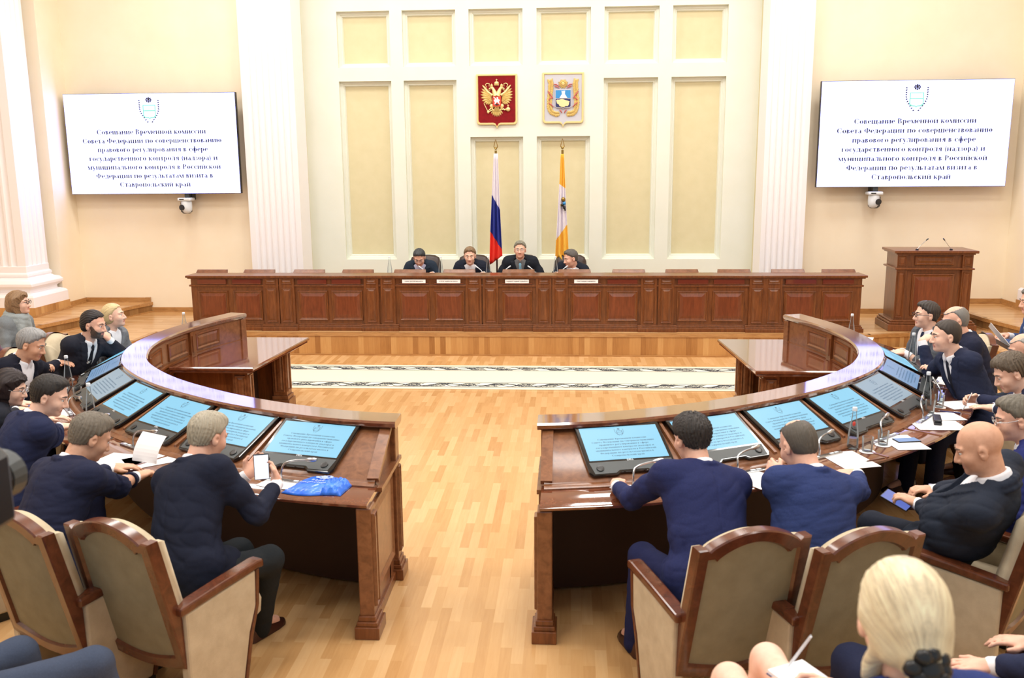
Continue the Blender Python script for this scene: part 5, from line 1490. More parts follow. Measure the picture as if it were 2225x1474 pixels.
# ------------------------------------------------------------------ conference armchairs
def chair(label, x, y, face, z=0.0):
    t = thing('armchair', label, 'chair', (x, y, z), rad(face-90), 'beige armchairs with wooden frames')
    def top(u):                                             # outline of the back's upper edge, u in -1..1
        a = abs(u)
        if a > .80: return .946
        q = a/.80; return .933+.072*max(0., math.cos(q*math.pi/2))**.75
    def outline(e, w0=.284, w1=.270):
        us = [k/20 for k in range(-20, 21)]
        p = [((w1-e)*u, top(u)-e) for u in us]
        p += [((w0-e)*u, .30-.045*math.cos(u*math.pi/2)+e) for u in us[::-1]]
        return p
    def bk(a, b, c): return (a, -.215-(b-.45)*.22-c, b)
    out, inn = outline(0), outline(.058)
    n = len(out)
    mb = MB()
    mb.loops([[bk(a, b, q) for a, b in o] for o, q in ((inn, .028), (outline(.05), .043), (outline(.006), .043), (out, .036), (out, -.015))], caps=False)
    mb.obj('back_frame', 'chair_wood', t, smooth=40)
    mb = MB(); mb.frustum([bk(a, b, .028) for a, b in outline(.05)], [bk(a, b, .018) for a, b in outline(.05)])
    mb.obj('back_panel', 'fabric_back', t)
    mb = MB()
    mb.loops([[bk(a, b, q) for a, b in o] for o, q in ((outline(.012), .01), (outline(.012), -.03), (outline(.025), -.065), (outline(.06), -.085), (outline(.12), -.095))])
    mb.obj('back_cushion', 'fabric', t, smooth=60)
    mb = MB()
    prof = lambda w_, y0, y1, zz: [(-w_, y0, zz), (w_, y0, zz), (w_, y1, zz), (-w_, y1, zz)]
    mb.loops([prof(.235, -.2, .27, .32), prof(.245, -.2, .29, .34), prof(.25, -.2, .295, .41), prof(.24, -.2, .285, .45), prof(.20, -.18, .25, .465)])
    mb.obj('seat', 'fabric', t, smooth=60)
    MB().box(-.22, .22, -.16, .2, .26, .32).obj('seat_base', 'fabric_back', t)
    for s in (-1, 1):
        x0, x1 = sorted((s*.245, s*.300))
        poly = [(-.22, .05), (.10, .05), (.16, .30), (.21, .42), (.22, .60), (-.22, .57)]
        MB().prism(poly, x0, x1, lambda a, b, c: (c, a, b)).obj('side_panel', 'fabric', t, bevel=.012)
        mb = MB(); edge = [(.10, .05), (.155, .28), (.205, .42), (.22, .60)]
        mb.loops([[(x0-.003, a, b), (x1+.003, a, b), (x1+.003, a+.022, b), (x0-.003, a+.022, b)] for a, b in edge]); mb.obj('arm_front', 'chair_wood', t, bevel=.005)
        mb = MB(); mb.loops([[(x0-.008, a, b), (x1+.008, a, b), (x1+.008, a, b+.042), (x0-.008, a, b+.042)] for a, b in ((-.25, .567), (.0, .588), (.23, .602), (.27, .597))])
        mb.obj('armrest', 'chair_wood', t, bevel=.010)
        MB().box(x0+.012, x1-.012, -.20, .12, 0, .05).obj('foot', 'black', t)
    return t
# ------------------------------------------------------------------ people
struct(MB().box(-9, 9, -1.5, 2.45, 0.0, 0.5).obj('floor_tier', 'floor'))
def hipof(hd_, face, back, z=.56): a = rad(face); return (hd_[0]-math.cos(a)*back, hd_[1]-math.sin(a)*back, z)
def dirv(deg, z=0.0): a = rad(deg); return (math.cos(a), math.sin(a), z)
Zp = at_z
NAVY, BLUE, DARK, BLACK = (34, 38, 66), (40, 46, 104), (32, 36, 50), (22, 24, 34)
# --- presidium
def pres(px, py, face, look, lab, **kw):
    h_ = at_y(px, py, 12.72)
    hp = (h_[0], 12.98, STG+.50)
    person(lab, tuple(h_), hp, face, look, feet=STG, vox=.0075, hands={-1: ((h_[0]+.2, 12.62, 1.03), (-.6, -.8, 0), 'rest'), 1: ((h_[0]-.2, 12.62, 1.03), (.6, -.8, 0), 'rest')}, **kw)
    t = thing('office_chair', 'dark brown leather office chair behind '+CH[lab], 'chair', (h_[0], 13.12, STG), 0, 'leather office chairs on the stage')
    def sec(z, w_, y, d): return [(w_*math.copysign(abs(math.cos(q))**.6, math.cos(q)), y+d*math.copysign(abs(math.sin(q))**.7, math.sin(q)), z) for q in [2*math.pi*k/20 for k in range(20)]]
    MB().loops([sec(.42, .2, .08, .05), sec(.5, .22, .08, .07), sec(.62, .235, .1, .08), sec(.74, .24, .12, .08), sec(.83, .232, .135, .075), sec(.89, .205, .145, .065), sec(.92, .15, .15, .045), sec(.93, .07, .15, .02)]).obj('backrest', 'leather', t, smooth=True)
    MB().loops([sec(.38, .25, -.12, .24), sec(.42, .27, -.12, .26), sec(.46, .27, -.12, .26), sec(.48, .22, -.12, .22)]).obj('seat', 'leather', t, smooth=True)
    for s in (-1, 1): MB().tube([(s*.28, .05, .45), (s*.31, .02, .62), (s*.31, -.25, .64)], [.02, .028, .025], 8).obj('armrest', 'leather', t, smooth=True)
    MB().tube([(0, -.1, .06), (0, -.1, .38)], .03, 10).obj('column', 'black', t)
    mb = MB()
    for k in range(5): mb.tube([(0, -.1, .07), (.28*math.cos(k*1.257), -.1+.28*math.sin(k*1.257), .04)], [.03, .018], 6)
    mb.obj('base', 'black', t)
    for k in range(5): MB().ball((.28*math.cos(k*1.257), -.1+.28*math.sin(k*1.257), .025), .025, 8).obj('caster', 'black', t)
L1_, L2_, L3_, L4_ = ('man in dark suit at the stage desk looking down, grey-streaked dark hair', 'man in dark suit and silver tie at the stage desk facing forward', 'grey-haired man in glasses with light blue tie at the stage desk', 'man in dark suit at the stage desk with head turned sideways')
CH = {L1_: 'the man looking down at the stage desk', L2_: 'the stage desk man with a silver tie', L3_: 'the stage desk man with a light blue tie', L4_: 'the stage desk man turned sideways'}
pres(911, 558, -90, (4, 32), L1_, suit=(38, 48, 62), tie=(126, 130, 160), shirt=(206, 208, 236), hair=('short', (58, 62, 66)), glasses='thin', seed=11)
pres(1021, 554, -90, (2, 10), L2_, suit=(32, 38, 52), tie=(176, 174, 178), hair=('short', (128, 104, 78)), skin='skin_f', seed=12)
pres(1130, 541, -90, (0, 0), L3_, suit=(34, 38, 46), tie=(140, 196, 226), shirt=(120, 122, 124), hair=('short', (128, 126, 112)), glasses='thin', belly=.8, wide=1.12, seed=13)
pres(1240, 560, -90, (-62, 12), L4_, suit=(32, 38, 50), tie=(30, 30, 36), hair=('short', (90, 86, 82)), seed=14)

def chair_for(lab, hip, face, z=0.0, back=0.02):
    a = rad(face); return chair(lab, hip[0]-math.cos(a)*back, hip[1]-math.sin(a)*back, face, z)
# --- left desk
ps = {}
h8 = Zp(452, 943, 1.17); p8 = {}
person('man with light grey hair in navy suit looking at a white phone', h8, (-1.25, 4.0, .56), 66, (-8, 22), {1: (Zp(602, 1052, .87), dirv(120, .9), 'phone'), -1: (Zp(536, 1034, .87), dirv(55, .8), 'phone')},
       suit=(27, 32, 50), hair=('short', (168, 160, 142)), trousers=(38, 42, 46), wide=1.2, pose=p8, legs={1: (Zp(586, 1216, .52), Zp(560, 1352, .09)), -1: (Zp(520, 1200, .52), Zp(500, 1330, .09))}, seed=21)
chair_for('beige armchair of the light grey-haired man with the phone', (-1.26, 3.91), 66)
h7 = Zp(197, 945, 1.17)
person('man with grey-brown hair in navy suit leafing through white papers', h7, (-1.98, 3.98, .56), 60, (-14, 30), {1: (Zp(300, 1038, .82), dirv(62, .1), 'grip'), -1: (Zp(245, 1018, .82), dirv(20, .05), 'rest')},
       suit=(31, 36, 60), hair=('short', (112, 104, 92)), skin='skin_tan', wide=1.18, seed=22)
chair_for('beige armchair behind the man leafing through papers', (-1.74, 3.98), 64)
h6 = Zp(108, 856, 1.19)
person('dark-haired man in navy suit bending over the left desk', h6, hipof(h6, 50, .30), 50, (-34, 22), {1: (Zp(150, 925, .80), dirv(40, .0), 'fist'), -1: (Zp(135, 900, .80), dirv(20, 0), 'rest')},
       suit=(34, 40, 70), hair=('short', (44, 40, 38)), skin='skin_f', wide=1.15, seed=23)
chair_for('beige armchair of the dark-haired man bending over the left desk', hipof(h6, 50, .36), 50)
h5 = Zp(22, 840, 1.12)
person('dark-haired woman in glasses and black jacket at the left picture edge', h5, hipof(h5, 42, .28), 42, (-34, 14), {1: (Zp(60, 880, .80), dirv(20, 0), 'rest'), -1: (Zp(70, 868, .80), dirv(20, 0), 'rest')},
       suit=(36, 38, 46), hair=('bob', (44, 34, 34)), skin='skin_f', glasses='thin', female=True, seed=24)
h2 = Zp(68, 745, 1.20)
person('grey-haired man in black jacket and open white collar with a phone', h2, hipof(h2, 16, .24), -4, (12, 22), {1: (Zp(128, 795, .84), dirv(10, .1), 'grip'), -1: (Zp(165, 785, .82), dirv(-10, .05), 'rest')},
       suit=(22, 24, 38), hair=('short', (146, 146, 146)), skin='skin_tan', seed=25, open_=.44)
chair_for('beige armchair of the grey-haired man in a black jacket', hipof(h2, 22, .36), 22)
h3 = Zp(203, 703, 1.20)
person('bearded man with slicked dark hair in dark suit, hand at mouth', h3, hipof(h3, 8, .26), -14, (12, 10), {1: (Zp(252, 742, .82), dirv(10, -.1), 'flat'), -1: (Zp(236, 738, 1.02), dirv(165, 1.1), 'mouth', (0.2, 0.5, -1))},
       suit=(36, 38, 48), hair=('sleek', (40, 34, 34)), skin='skin', beard=(100, 82, 72), tie=(34, 36, 44), seed=26, open_=.40)
chair_for('beige armchair of the bearded man with his hand at his mouth', hipof(h3, 10, .36), 10)
h4 = Zp(246, 684, 1.17)
person('blonde woman with tied-back hair in grey jacket gazing up at the stage', h4, hipof(h4, 5, .12), -14, (24, -6), None, suit=(118, 122, 128), hair=('bun', (206, 184, 138)), skin='skin_f', female=True, seed=27, open_=.36)
chair_for('beige armchair of the blonde woman in grey', hipof(h4, 5, .24), 5)
h1 = Zp(40, 657, 1.22)
person('woman in sunglasses and thick grey scarf sitting near the left column', h1, hipof(h1, 8, .08), -8, (16, -4), None, suit=(122, 128, 132), hair=('bob', (142, 112, 82)), skin='skin_f', glasses='sun', female=True, scarf=(158, 166, 168), open_=0, trousers=(96, 98, 104), coat='cardigan', seed=28)
chair_for('beige armchair of the woman in the grey scarf', hipof(h1, 8, .18), 8)
hm_ = Zp(-34, 702, 1.2)
person('person in mauve jumper, mostly hidden by the left picture edge', hm_, hipof(hm_, 12, .06), 12, (0, 0), {1: (Zp(22, 778, .78), dirv(0, 0), 'rest'), -1: (Zp(30, 770, .78), dirv(-10, 0), 'rest')}, suit=(116, 90, 108), shirt=(116, 90, 108), hair=('short', (70, 54, 46)), open_=0, coat='jumper', seed=29)
# --- right desk
h9 = Zp(1503, 948, 1.17); p9 = {}
person('dark-haired man in bright navy suit at the near end of the right desk', h9, (1.26, 3.98, .56), 108, (8, 18), {-1: (Zp(1340, 1058, .81), dirv(80, .1), 'fist'), 1: (Zp(1432, 1042, .80), dirv(115, .15), 'fist')},
       suit=(36, 42, 84), hair=('full', (50, 46, 44)), wide=1.22, pose=p9, seed=31)
chair_for('beige armchair of the man at the near end of the right desk', (1.26, 3.95), 110)
h8r = Zp(1734, 962, 1.17); p8r = {}
person('balding man in blue suit writing with a pen at the right desk', h8r, (1.74, 4.0, .56), 112, (4, 30), {-1: (Zp(1694, 1022, .82), dirv(115, .25), 'pen'), 1: (Zp(1880, 1010, .79), dirv(150, 0), 'rest')},
       suit=(44, 58, 104), hair=('bald_top', (88, 82, 74)), wide=1.24, belly=.5, pose=p8r, seed=32)
chair_for('beige armchair of the balding man writing with a pen', (1.73, 3.96), 114)
h7r = Zp(2128, 968, 1.21); p7 = {}
person('stout bald man in dark suit leaning back over his phone', h7r, (2.52, 4.42, .56), 140, (20, 22), {-1: (Zp(1950, 1088, .70), dirv(140, .25), 'grip'), 1: (Zp(1995, 1078, .70), dirv(190, .2), 'grip')},
       suit=(38, 44, 58), hair=('bald', (90, 80, 70)), skin='skin_tan', belly=1.1, wide=1.16, watch=1, pose=p7, seed=33, sc_=1.03)
chair_for('beige armchair of the stout bald man', (2.62, 4.36), 138)
h6r = Zp(2208, 905, 1.17)
person('greyish-haired man in blue jacket cut by the right picture edge', h6r, hipof(h6r, 150, .20), 150, (18, 14), None, suit=(40, 48, 108), hair=('short', (110, 104, 92)), glasses='thin', seed=34)
h4r = Zp(2196, 806, 1.20); p4 = {}
person('brown-haired man in navy suit writing at the right desk, silver watch', h4r, hipof(h4r, 152, .30), 166, (8, 28), {1: (Zp(2108, 868, .82), dirv(190, .1), 'pen'), -1: (Zp(2136, 892, .80), dirv(150, .0), 'flat')},
       suit=(34, 40, 66), hair=('full', (98, 86, 72)), skin='skin_f', tie=(120, 50, 36), watch=-1, pose=p4, seed=35)
chair_for('beige armchair of the brown-haired man writing', hipof(h4r, 150, .38), 150)
h3r = Zp(2056, 727, 1.25)
person('young man with cropped dark hair in navy suit, fist under nose', h3r, hipof(h3r, 168, .28), 190, (-14, 6), {-1: (Zp(2004, 800, .82), dirv(175, 0), 'rest'), 1: (Zp(2004, 742, 1.10), dirv(30, .55), 'fist', (0.1, 0.3, -1))},
       suit=(38, 44, 68), hair=('crop', (60, 52, 46)), skin='skin_f', tie=(36, 38, 50), open_=.40, seed=36)
chair_for('beige armchair of the young man with cropped hair', hipof(h3r, 165, .38), 165)
h2r = Zp(2076, 694, 1.22)
person('balding grey man in navy suit behind the young man', h2r, hipof(h2r, 170, .22), 170, (4, 12), None, suit=(34, 38, 58), hair=('bald_top', (128, 126, 122)), tie=(110, 50, 90), seed=37)
h1r = Zp(2014, 682, 1.17)
person('man in black-rimmed glasses and grey jacket beside the lectern', h1r, hipof(h1r, 172, .04), 196, (-16, 0), {-1: (Zp(1966, 768, .80), dirv(175, 0), 'rest'), 1: (Zp(1960, 764, .80), dirv(190, 0), 'rest')}, suit=(92, 98, 106), hair=('short', (62, 56, 52)), skin='skin_f', tie=(40, 46, 72), glasses='dark', open_=.42, seed=38)
chair_for('beige armchair of the man in black-rimmed glasses', hipof(h1r, 172, .16), 172)
h5r = Zp(2243, 652, 1.25)
person('man in blue suit reading papers on his lap at right edge', h5r, hipof(h5r, 170, .02), 170, (8, 8), {-1: (Zp(2176, 742, .82), dirv(185, .1), 'grip'), 1: (Zp(2190, 730, .86), dirv(190, .2), 'grip')}, suit=(64, 84, 128), hair=('short', (110, 106, 100)), tie=(50, 50, 60), seed=39)
chair_for('beige armchair of the man reading papers on his lap', hipof(h5r, 170, .10), 170)
hb = Zp(2224, 756, 1.12)
person('bald man half hidden behind the brown-haired writer', hb, hipof(hb, 160, .10), 160, (6, 18), None, suit=(52, 58, 70), hair=('bald_top', (170, 166, 160)), seed=40)
# --- foreground tier
hbw = at_y(1962, 1330, 1.72)
person('blonde woman with ponytail and black hair tie in the foreground', hbw, (hbw[0]+.03, hbw[1]-.06, 1.00), 108, (-16, 0), {1: (Zp(1778, 1500, 1.06), dirv(150, .15), 'pen'), -1: (Zp(1690, 1520, 1.04), dirv(100, 0), 'flat')}, suit=(44, 60, 120), shirt=(44, 60, 120), hair=('pony', (230, 212, 176)), skin='skin_f', female=True, open_=0, trousers='skirt', coat='dress', vox=.0055,
       legs={-1: (Zp(1585, 1480, .97), (.95, 2.45, .57)), 1: (Zp(1668, 1436, .98), (1.1, 2.45, .57))}, feet=.48, sc_=1.06, seed=41)
chair_for('beige armchair of the blonde woman in the foreground', (hbw[0]+.03, hbw[1]-.10), 108, .5)
person('man in navy suit beside the blonde woman, mostly outside the picture', (2.50, 2.92, 1.22), (2.36, 3.02, .56), 150, (0, 5), {-1: (Zp(2128, 1452, .67), dirv(178, .0), 'flat'), 1: (Zp(2240, 1400, .67), dirv(160, 0), 'rest')}, suit=(38, 44, 72), hair=('short', (70, 62, 56)), seed=42,
       legs={-1: (Zp(1880, 1470, .55), (1.72, 3.2, .09)), 1: (Zp(1850, 1440, .56), (1.70, 3.4, .09))})
chair('beige armchair of the man beside the blonde woman', 2.42, 2.98, 150)
person('person in grey-blue trousers at the lower left picture edge', (-1.95, 2.80, 1.24), (-1.86, 2.84, .56), 40, (0, 5), {1: ((-1.72, 2.62, .72), dirv(100, 0), 'rest'), -1: ((-1.95, 3.0, .72), dirv(60, 0), 'rest')}, suit=(60, 68, 86), hair=('short', (70, 62, 56)), trousers=(66, 76, 96), seed=43,
       legs={-1: (Zp(40, 1424, .55), (-1.55, 3.3, .09)), 1: (Zp(205, 1446, .55), (-1.22, 3.25, .09))})
chair('beige armchair at the lower left picture edge', -1.90, 2.80, 40)
# ------------------------------------------------------------------ things on the desks
TOPZ = 0.767
def desk_rot(p):
    sg = 1 if p[0] > 0 else -1
    d = np.hypot(PATH[:, 0]-abs(p[0]), PATH[:, 1]-p[1]); k = int(d.argmin()); pp, tt, n = dframe(ARC[k])
    X = V(sg*tt[0], tt[1])*sg
    return math.atan2(X[1], X[0])
def put(px, py, z=TOPZ):
    p = Zp(px, py, z); return (p[0], p[1], z), desk_rot(p)
def bottle(lab, loc, opened=False):
    t = thing('bottle', lab, 'bottle', loc, 0, 'glass water bottles')
    pr = [(.028, 0), (.033, .004), (.034, .03), (.031, .09), (.024, .15), (.015, .20), (.0125, .235), (.0135, .25)]
    MB().lathe(pr, 20).obj('glass_body', 'glass', t, smooth=50)
    MB().lathe([(.0145, .243), (.015, .247), (.015, .262), (.013, .266)], 16).obj('cap', 'cap_white', t, smooth=40)
    if opened: MB().lathe([(.027, .003), (.031, .006), (.032, .03), (.0295, .07)], 20).obj('water', 'glass', t, smooth=50)
    if opened: MB().ball((-.006, -.021, .165), (.010, .006, .016), 10).obj('label', 'label_red', t, smooth=True)
    return t
bot = [(1852, 975, 'glass bottle with red label beside two glasses near the stout bald man'), (2012, 886, 'glass bottle beside the brown-haired writing man'), (1981, 787, 'glass bottle in front of the young man with his fist raised'), (1858, 727, 'glass bottle at the far end of the right curved desk'),
       (231, 780, 'glass bottle in front of the bearded man'), (150, 842, 'glass bottle in front of the grey-haired man in black jacket'), (199, 912, 'glass bottle between the third and fourth left monitors and the bowed heads'), (372, 716, 'glass bottle at the far end of the left curved desk')]
for px, py, lab in bot:
    loc, rz = put(px, py)
    if py < 730: loc = dpt(1 if px > 1000 else -1, LEN-.14, .50, TOPZ)      # far ends of the worktops
    bottle(lab, loc, px == 1852)
for px, lab in ((847, 'glass bottle at the stage desk, left of the man looking down'), (958, 'glass bottle at the stage desk between the two men on its left'), (1061, 'glass bottle at the stage desk below the tricolour flag'), (1207, 'glass bottle at the stage desk left of the man turned sideways')):
    p = at_y(px, 590, 12.62); bottle(lab, (p[0], 12.62, 1.01))
def tumbler(lab, loc, coaster=True):
    t = thing('drinking_glass', lab, 'glass', loc, 0, 'water glasses')
    MB().lathe([(.028, .004), (.030, .006), (.034, .095), (.0325, .095), (.0285, .012), (.01, .010)], 20).obj('glass_body', 'glass', t, smooth=50)
    if coaster: MB().lathe([(.045, 0), (.048, .002), (.046, .004)], 20).obj('coaster', 'paper', t)
    return t
for px, py, lab in ((1884, 982, 'water glass, nearer of the pair beside the red-labelled bottle'), (1918, 968, 'water glass, farther of the pair beside the red-labelled bottle'), (2040, 886, 'water glass beside the bottle of the brown-haired writing man'), (2020, 898, 'water glass in front of the brown-haired writing man'), (1998, 835, 'water glass by the hand of the young man'), (2014, 842, 'water glass right of the young man\'s bottle'),
                    (206, 806, 'water glass left of the bearded man\'s bottle'), (222, 797, 'water glass beside the bearded man\'s bottle'), (170, 868, 'water glass beside the grey-haired man\'s bottle')):
    loc, rz = put(px, py); tumbler(lab, loc)
def sheet(lab, px, py, rot=0.0, w_=.21, h_=.297, z=TOPZ+.001, n=1, cat='paper', mat='paper', th=.002):
    loc, rz = put(px, py, z); rz += rad(rot); c, s = math.cos(rz), math.sin(rz)
    o = MB().box(-w_/2, w_/2, -h_/2, h_/2, 0, th).obj('paper_sheet' if cat == 'paper' else cat, mat, None, loc=(loc[0], loc[1], z))
    o.rotation_euler = (0, 0, rz); return tag(o, lab, cat)
sheet('white paper under the hands of the man at the near right desk end', 1375, 1052, 10, .29, .20)
sheet('white paper left of the balding writing man', 1640, 1040, 8)
sheet('white paper right of the balding writing man with a pen on it', 1845, 1000, -20, .23, .30)
sheet('white paper with a blue phone lying on it', 1962, 962, -35, .21, .30)
sheet('white paper under the long black case', 2038, 925, 40, .22, .32)
sheet('white paper beside the glasses of the writing man', 2040, 906, 42, .2, .3)
sheet('white paper under the hand of the writing man', 2092, 880, 40)
sheet('white paper before the young man with his fist raised', 2045, 828, 70, .2, .28)
sheet('white paper before the man in black-rimmed glasses', 1964, 768, 60, .2, .28)
sheet('white paper beside the far bottle on the right desk', 1872, 738, 50)
sheet('white papers spread under the hands of the man leafing through papers', 262, 1002, 20, .3, .24)
sheet('white paper right of the standing sheets on the left desk', 330, 1000, -20, .24, .3)
sheet('white paper under the bearded man\'s resting hand', 264, 752, 10)
sheet('white paper beside the bearded man\'s bottle', 245, 772, -10)
sheet('white paper below the face of the dark-haired bowed man', 160, 895, 0)
sheet('white paper left of the blue bag', 606, 1046, -6, .15, .22)
sheet('small white paper touching the blue bag', 636, 1052, 4, .13, .18, TOPZ+.0035)
# sheaf held up by the man leafing through papers
loc, rz = put(308, 1012)
mb = MB(); g = []
for k in range(9):
    q = k/8; g.append([(-.105+.02*q, .02+.10*q*q, .02+.20*q), (.105+.015*q, .03+.10*q*q, .015+.185*q), (.105+.015*q, .033+.10*q*q, .015+.185*q), (-.105+.02*q, .023+.10*q*q, .02+.20*q)])
mb.loops(g); o = mb.obj('paper_sheaf', 'paper', None, loc=(loc[0], loc[1], TOPZ)); o.rotation_euler = (0, 0, rz+rad(12)); o.scale = (.85, .85, .8)
tag(o, 'sheaf of white papers held upright by the man in navy', 'paper')
def phone(lab, loc, X, Y, w_=.074, h_=.15, scr='mon_blue'):
    X = U3(X); Y = np.array(Y, float); Y = U3(Y-X*(Y@X)); Zx = np.cross(X, Y)
    t = thing('smartphone', lab, 'phone')
    MB().box(-w_/2, w_/2, -h_/2, h_/2, -.004, .004).obj('case', 'black', t, bevel=.003)
    MB().box(-w_/2+.003, w_/2-.003, -h_/2+.005, h_/2-.005, .004, .0046).obj('display', scr, t)
    t.matrix_world = Matrix(((X[0], Y[0], Zx[0], loc[0]), (X[1], Y[1], Zx[1], loc[1]), (X[2], Y[2], Zx[2], loc[2]), (0, 0, 0, 1)))
    return t
def palm(ps_, s, a=.085, b=.035):
    W, fd, pn, th = ps_['hands'][s]; return W+fd*a+pn*b, fd, pn, th
c, fd, pn, th = palm(p8, 1, .09, .034)
M['phone_white'] = emit('phone_screen_white', (236, 240, 255), 1.0); M['phone_blue'] = emit('phone_screen_blue', (110, 130, 220), .6); M['phone_off'] = plain('phone_glass', (24, 26, 34), .08)
toc = U3(CAM-c)
phone('smartphone with lit white screen held up by the light grey-haired man', c-V(.03, 0, -.02), np.cross(V(.1, -.25, 1), toc), V(.1, -.25, 1), .078, .16, 'phone_white')
c, fd, pn, th = palm(p7, -1, .10, .045); toc = U3(V(-.3, -.2, 1))
phone('smartphone with bluish screen in the stout bald man\'s hands', c+V(0, 0, .012), np.cross(V(-.7, .7, .3), toc), V(-.7, .7, .3), .076, .155, 'phone_blue')
loc, rz = put(1970, 957, TOPZ+.007)
phone('blue-lit smartphone lying on white paper on the right desk', loc, (math.cos(rz+1.0), math.sin(rz+1.0), 0), (-math.sin(rz+1.0), math.cos(rz+1.0), 0), .08, .155, 'mon_video')
loc, rz = put(154, 792, .845)
phone('dark smartphone in the hand of the grey-haired man in black jacket', loc, (.2, -1, .1), (1, .25, .3), scr='phone_off')
loc, rz = put(168, 802, TOPZ+.006)
phone('dark smartphone lying before the grey-haired man in black jacket', loc, (.2, -1, 0), (1, .2, 0), scr='phone_off')
def pen(lab, a, b, mat='cap_white'):
    a, b = V(*a), V(*b); u = U3(b-a)
    t = thing('pen', lab, 'pen', tuple(a))
    MB().tube([u*.012, u*.145], .0042, 8).obj('barrel', mat, t); MB().tube([u*0, u*.012], [.0012, .004], 8).obj('tip', 'silver', t)
    MB().tube([u*.10+V(0, 0, .006), u*.145+V(0, 0, .006)], .0014, 5).obj('clip', 'silver', t)
    return t
def pen_in(ps_, s, lab, mat):
    W, fd, pn, th = ps_['hands'][s]; c = W+fd*.085+pn*.030+th*.02
    tip = V(c[0]+fd[0]*.05, c[1]+fd[1]*.05, TOPZ+.004); return pen(lab, tip, tip+U3(c+V(0, 0, .02)-tip)*.15, mat)
pen_in(p8r, -1, 'dark pen in the hand of the balding man in blue', 'black')
pen_in(p4, 1, 'white and blue pen in the hand of the writing man', 'cap_white')
loc, rz = put(1880, 1003, TOPZ+.008); pen('brown pen lying on paper near the right desk edge', loc, V(*loc)+V(.13, .06, 0), 'chair_wood')
loc, rz = put(2038, 893, TOPZ+.007); pen('dark blue pen lying behind the black case', loc, V(*loc)+V(.12, -.05, 0), 'navy_enamel')
loc, rz = put(2036, 918, TOPZ+.003)
t = thing('spectacle_case', 'long black case lying on white paper at the right desk', 'case', loc, rz+rad(20))
MB().box(-.085, .085, -.025, .025, 0, .022).obj('tray', 'black', t, bevel=.006); MB().box(-.085, .085, -.025, .025, .023, .036).obj('lid', 'black', t, bevel=.008)
# blue carrier bag
loc, rz = put(698, 1057)
r = np.random.RandomState(5); nx_, ny_ = 44, 30
outl = lambda u, v: (-.17+.34*u+(.05*(1-u)*(v)), -.145+.30*v-.02*math.sin(u*5)*(1-v))
vs = []
for j in range(ny_+1):
    for i in range(nx_+1):
        u, v = i/nx_, j/ny_; x, y = outl(u, v)
        e = min(u, 1-u, v, 1-v); hgt = .026*(1-math.exp(-e*9))
        hgt += (.016*abs(math.sin(x*38+y*60+1.5*math.sin(y*50)))+.010*abs(math.sin(x*90-y*40)))*(.25+.9*(u > .66)*(v < .6)+.25*(v > .8))*min(1, e*14)
        vs.append((x, y, .002+hgt))
mb = MB(); n1 = nx_+1; mb.v = vs
for j in range(ny_):
    for i in range(nx_): mb.f.append((j*n1+i, j*n1+i+1, (j+1)*n1+i+1, (j+1)*n1+i)); mb.m.append(0)
t = thing('carrier_bag', 'crumpled blue plastic carrier bag at the near end of the left desk', 'bag', (loc[0], loc[1], TOPZ), rz+rad(-4))
o = mb.obj('bag_body', 'bag', t, smooth=True); s_ = o.modifiers.new('thick', 'SOLIDIFY'); s_.thickness = .002
def on_bag(x, y):
    u = (x+.17)/.34; v = (y+.145)/.30; i = min(max(int(u*nx_), 0), nx_); j = min(max(int(v*ny_), 0), ny_); return vs[j*n1+i][2]
mb = MB()
for (x0, y0, w_, h_) in ((-.05, -.015, .012, .022), (-.03, -.015, .012, .022), (-.01, -.015, .012, .022), (.01, -.015, .012, .022)):
    z = max(on_bag(x0, y0), on_bag(x0+w_, y0+h_))+.003; mb.box(x0, x0+.004, y0, y0+h_, z, z+.001).box(x0, x0+w_, y0+h_-.004, y0+h_, z, z+.001).box(x0+w_-.004, x0+w_, y0, y0+h_, z, z+.001)
for k in range(14):
    x0 = -.10+.0105*k; z = on_bag(x0, -.035)+.003; mb.box(x0, x0+.006, -.04, -.030, z, z+.001)
for k in range(14):
    a_ = 2*math.pi*k/14; x0, y0 = .0+.042*math.cos(a_), .052+.026*math.sin(a_); z = on_bag(x0, y0)+.004; mb.ball((x0, y0, z), (.012, .008, .002), 6)
mb.ball((0, .052, on_bag(0, .052)+.005), (.022, .016, .003), 8)
mb.obj('bag_print', 'bag_print', t)
# papers read by the man at the right edge; notebook and pen of the blonde woman
p = Zp(2164, 742, .86)
o = MB().box(-.11, .11, -.15, .15, 0, .004).obj('paper_sheet', 'grey_plastic', None, loc=tuple(p)); o.rotation_euler = (rad(28), rad(18), rad(70)); M['folder_grey'] = plain('folder_grey', (128, 128, 134), .6); o.data.materials[0] = M['folder_grey']
tag(o, 'grey folder held by the man in blue at the right edge', 'folder')
o = MB().box(-.10, .10, -.14, .14, 0, .003).obj('paper_sheet', 'paper', None, loc=(p[0]+.02, p[1]-.02, p[2]+.05)); o.rotation_euler = (rad(50), rad(20), rad(70))
tag(o, 'white sheet above the grey folder at the right edge', 'paper')
p = Zp(1752, 1486, 1.03)
t = thing('notebook', 'white notebook on the lap of the blonde woman', 'notebook', tuple(p), rad(28))
MB().box(-.065, .065, -.09, .09, 0, .012).obj('pages', 'paper', t); MB().box(-.068, .068, -.093, .093, -.003, 0).obj('cover', 'navy_enamel', t)
pen('white pen in the hand of the blonde woman', (p[0]-.04, p[1]+.06, p[2]+.014), (p[0]+.0, p[1]+.02, p[2]+.12))
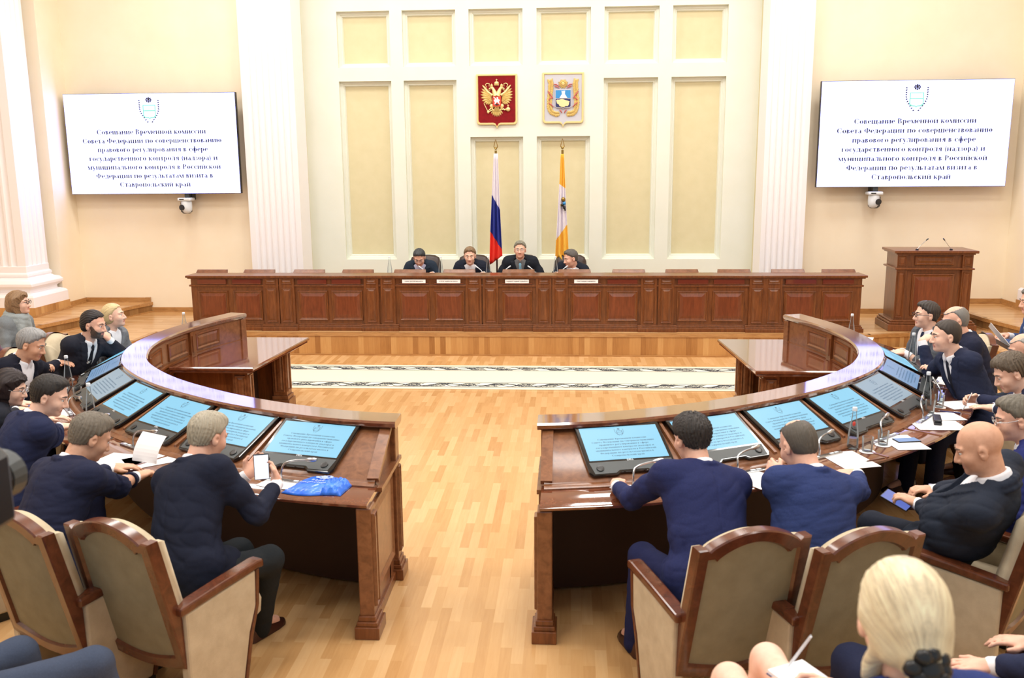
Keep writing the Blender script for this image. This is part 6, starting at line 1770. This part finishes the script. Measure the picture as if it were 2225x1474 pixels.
# video camera on a tripod at the left edge
p = at_y(-60, 1075, 1.75)
t = thing('video_camera', 'large dark out-of-focus video camera at the left picture edge', 'camera', (p[0], p[1], .5))
hz = p[2]-.5
mb = MB().loops([[(-.07, -.16, hz-.08), (.055, -.16, hz-.08), (.055, -.16, hz+.07), (.03, -.16, hz+.10), (-.05, -.16, hz+.10), (-.07, -.16, hz+.07)], [(-.07, .06, hz-.08), (.055, .06, hz-.08), (.055, .06, hz+.07), (.03, .06, hz+.10), (-.05, .06, hz+.10), (-.07, .06, hz+.07)]])
mb.obj('body', 'black', t, bevel=.012)
MB().tube([(-.02, .06, hz), (-.02, .10, hz)], .05, 20).obj('lens', 'black', t); MB().tube([(-.02, .10, hz), (-.02, .14, hz)], [.052, .058], 20).obj('lens_hood', 'grey_plastic', t)
MB().tube([(-.02, .05, hz+.10), (-.02, .04, hz+.15), (-.02, -.10, hz+.15), (-.02, -.12, hz+.10)], .014, 10).obj('handle', 'black', t)
MB().box(-.13, -.075, -.12, .02, hz+.0, hz+.06).obj('viewfinder', 'black', t, bevel=.006)
MB().box(-.20, -.02, -.07, .07, hz-.12, hz-.08).obj('tripod_head', 'grey_plastic', t)
for k in range(3):
    a_ = rad(90+120*k); MB().tube([(.03*math.cos(a_)-.16, .03*math.sin(a_), hz-.12), (.26*math.cos(a_)-.22, .26*math.sin(a_)-.1, .012)], .016, 8).obj('leg', 'grey_plastic', t)
# microphones on the stage desk
for px, sx, lab in ((1048, -1, 'bent white microphone before the stage desk man with a silver tie'), (1094, 1, 'bent white microphone left of the man with light blue tie'), (1162, -1, 'bent white microphone right of the man with light blue tie'), (1218, 1, 'bent white microphone before the man turned sideways'), (924, -1, 'bent white microphone before the man looking down')):
    p = at_y(px, 597, 12.52)
    t = thing('desk_microphone', lab, 'microphone', (p[0], 12.52, 1.01), 0, 'microphones on the stage desk')
    MB().lathe([(.03, 0), (.03, .015), (.01, .02)], 12).obj('base', 'cap_white', t)
    MB().tube(smoothpath([(0, 0, .018), (0, 0, .05), (sx*.02, .01, .08), (sx*.07, .03, .115)], 5), .005, 8).obj('gooseneck', 'cap_white', t, smooth=True)
    MB().tube([(sx*.06, .027, .11), (sx*.10, .04, .135)], [.009, .010], 8).obj('capsule', 'cap_white', t, smooth=True)
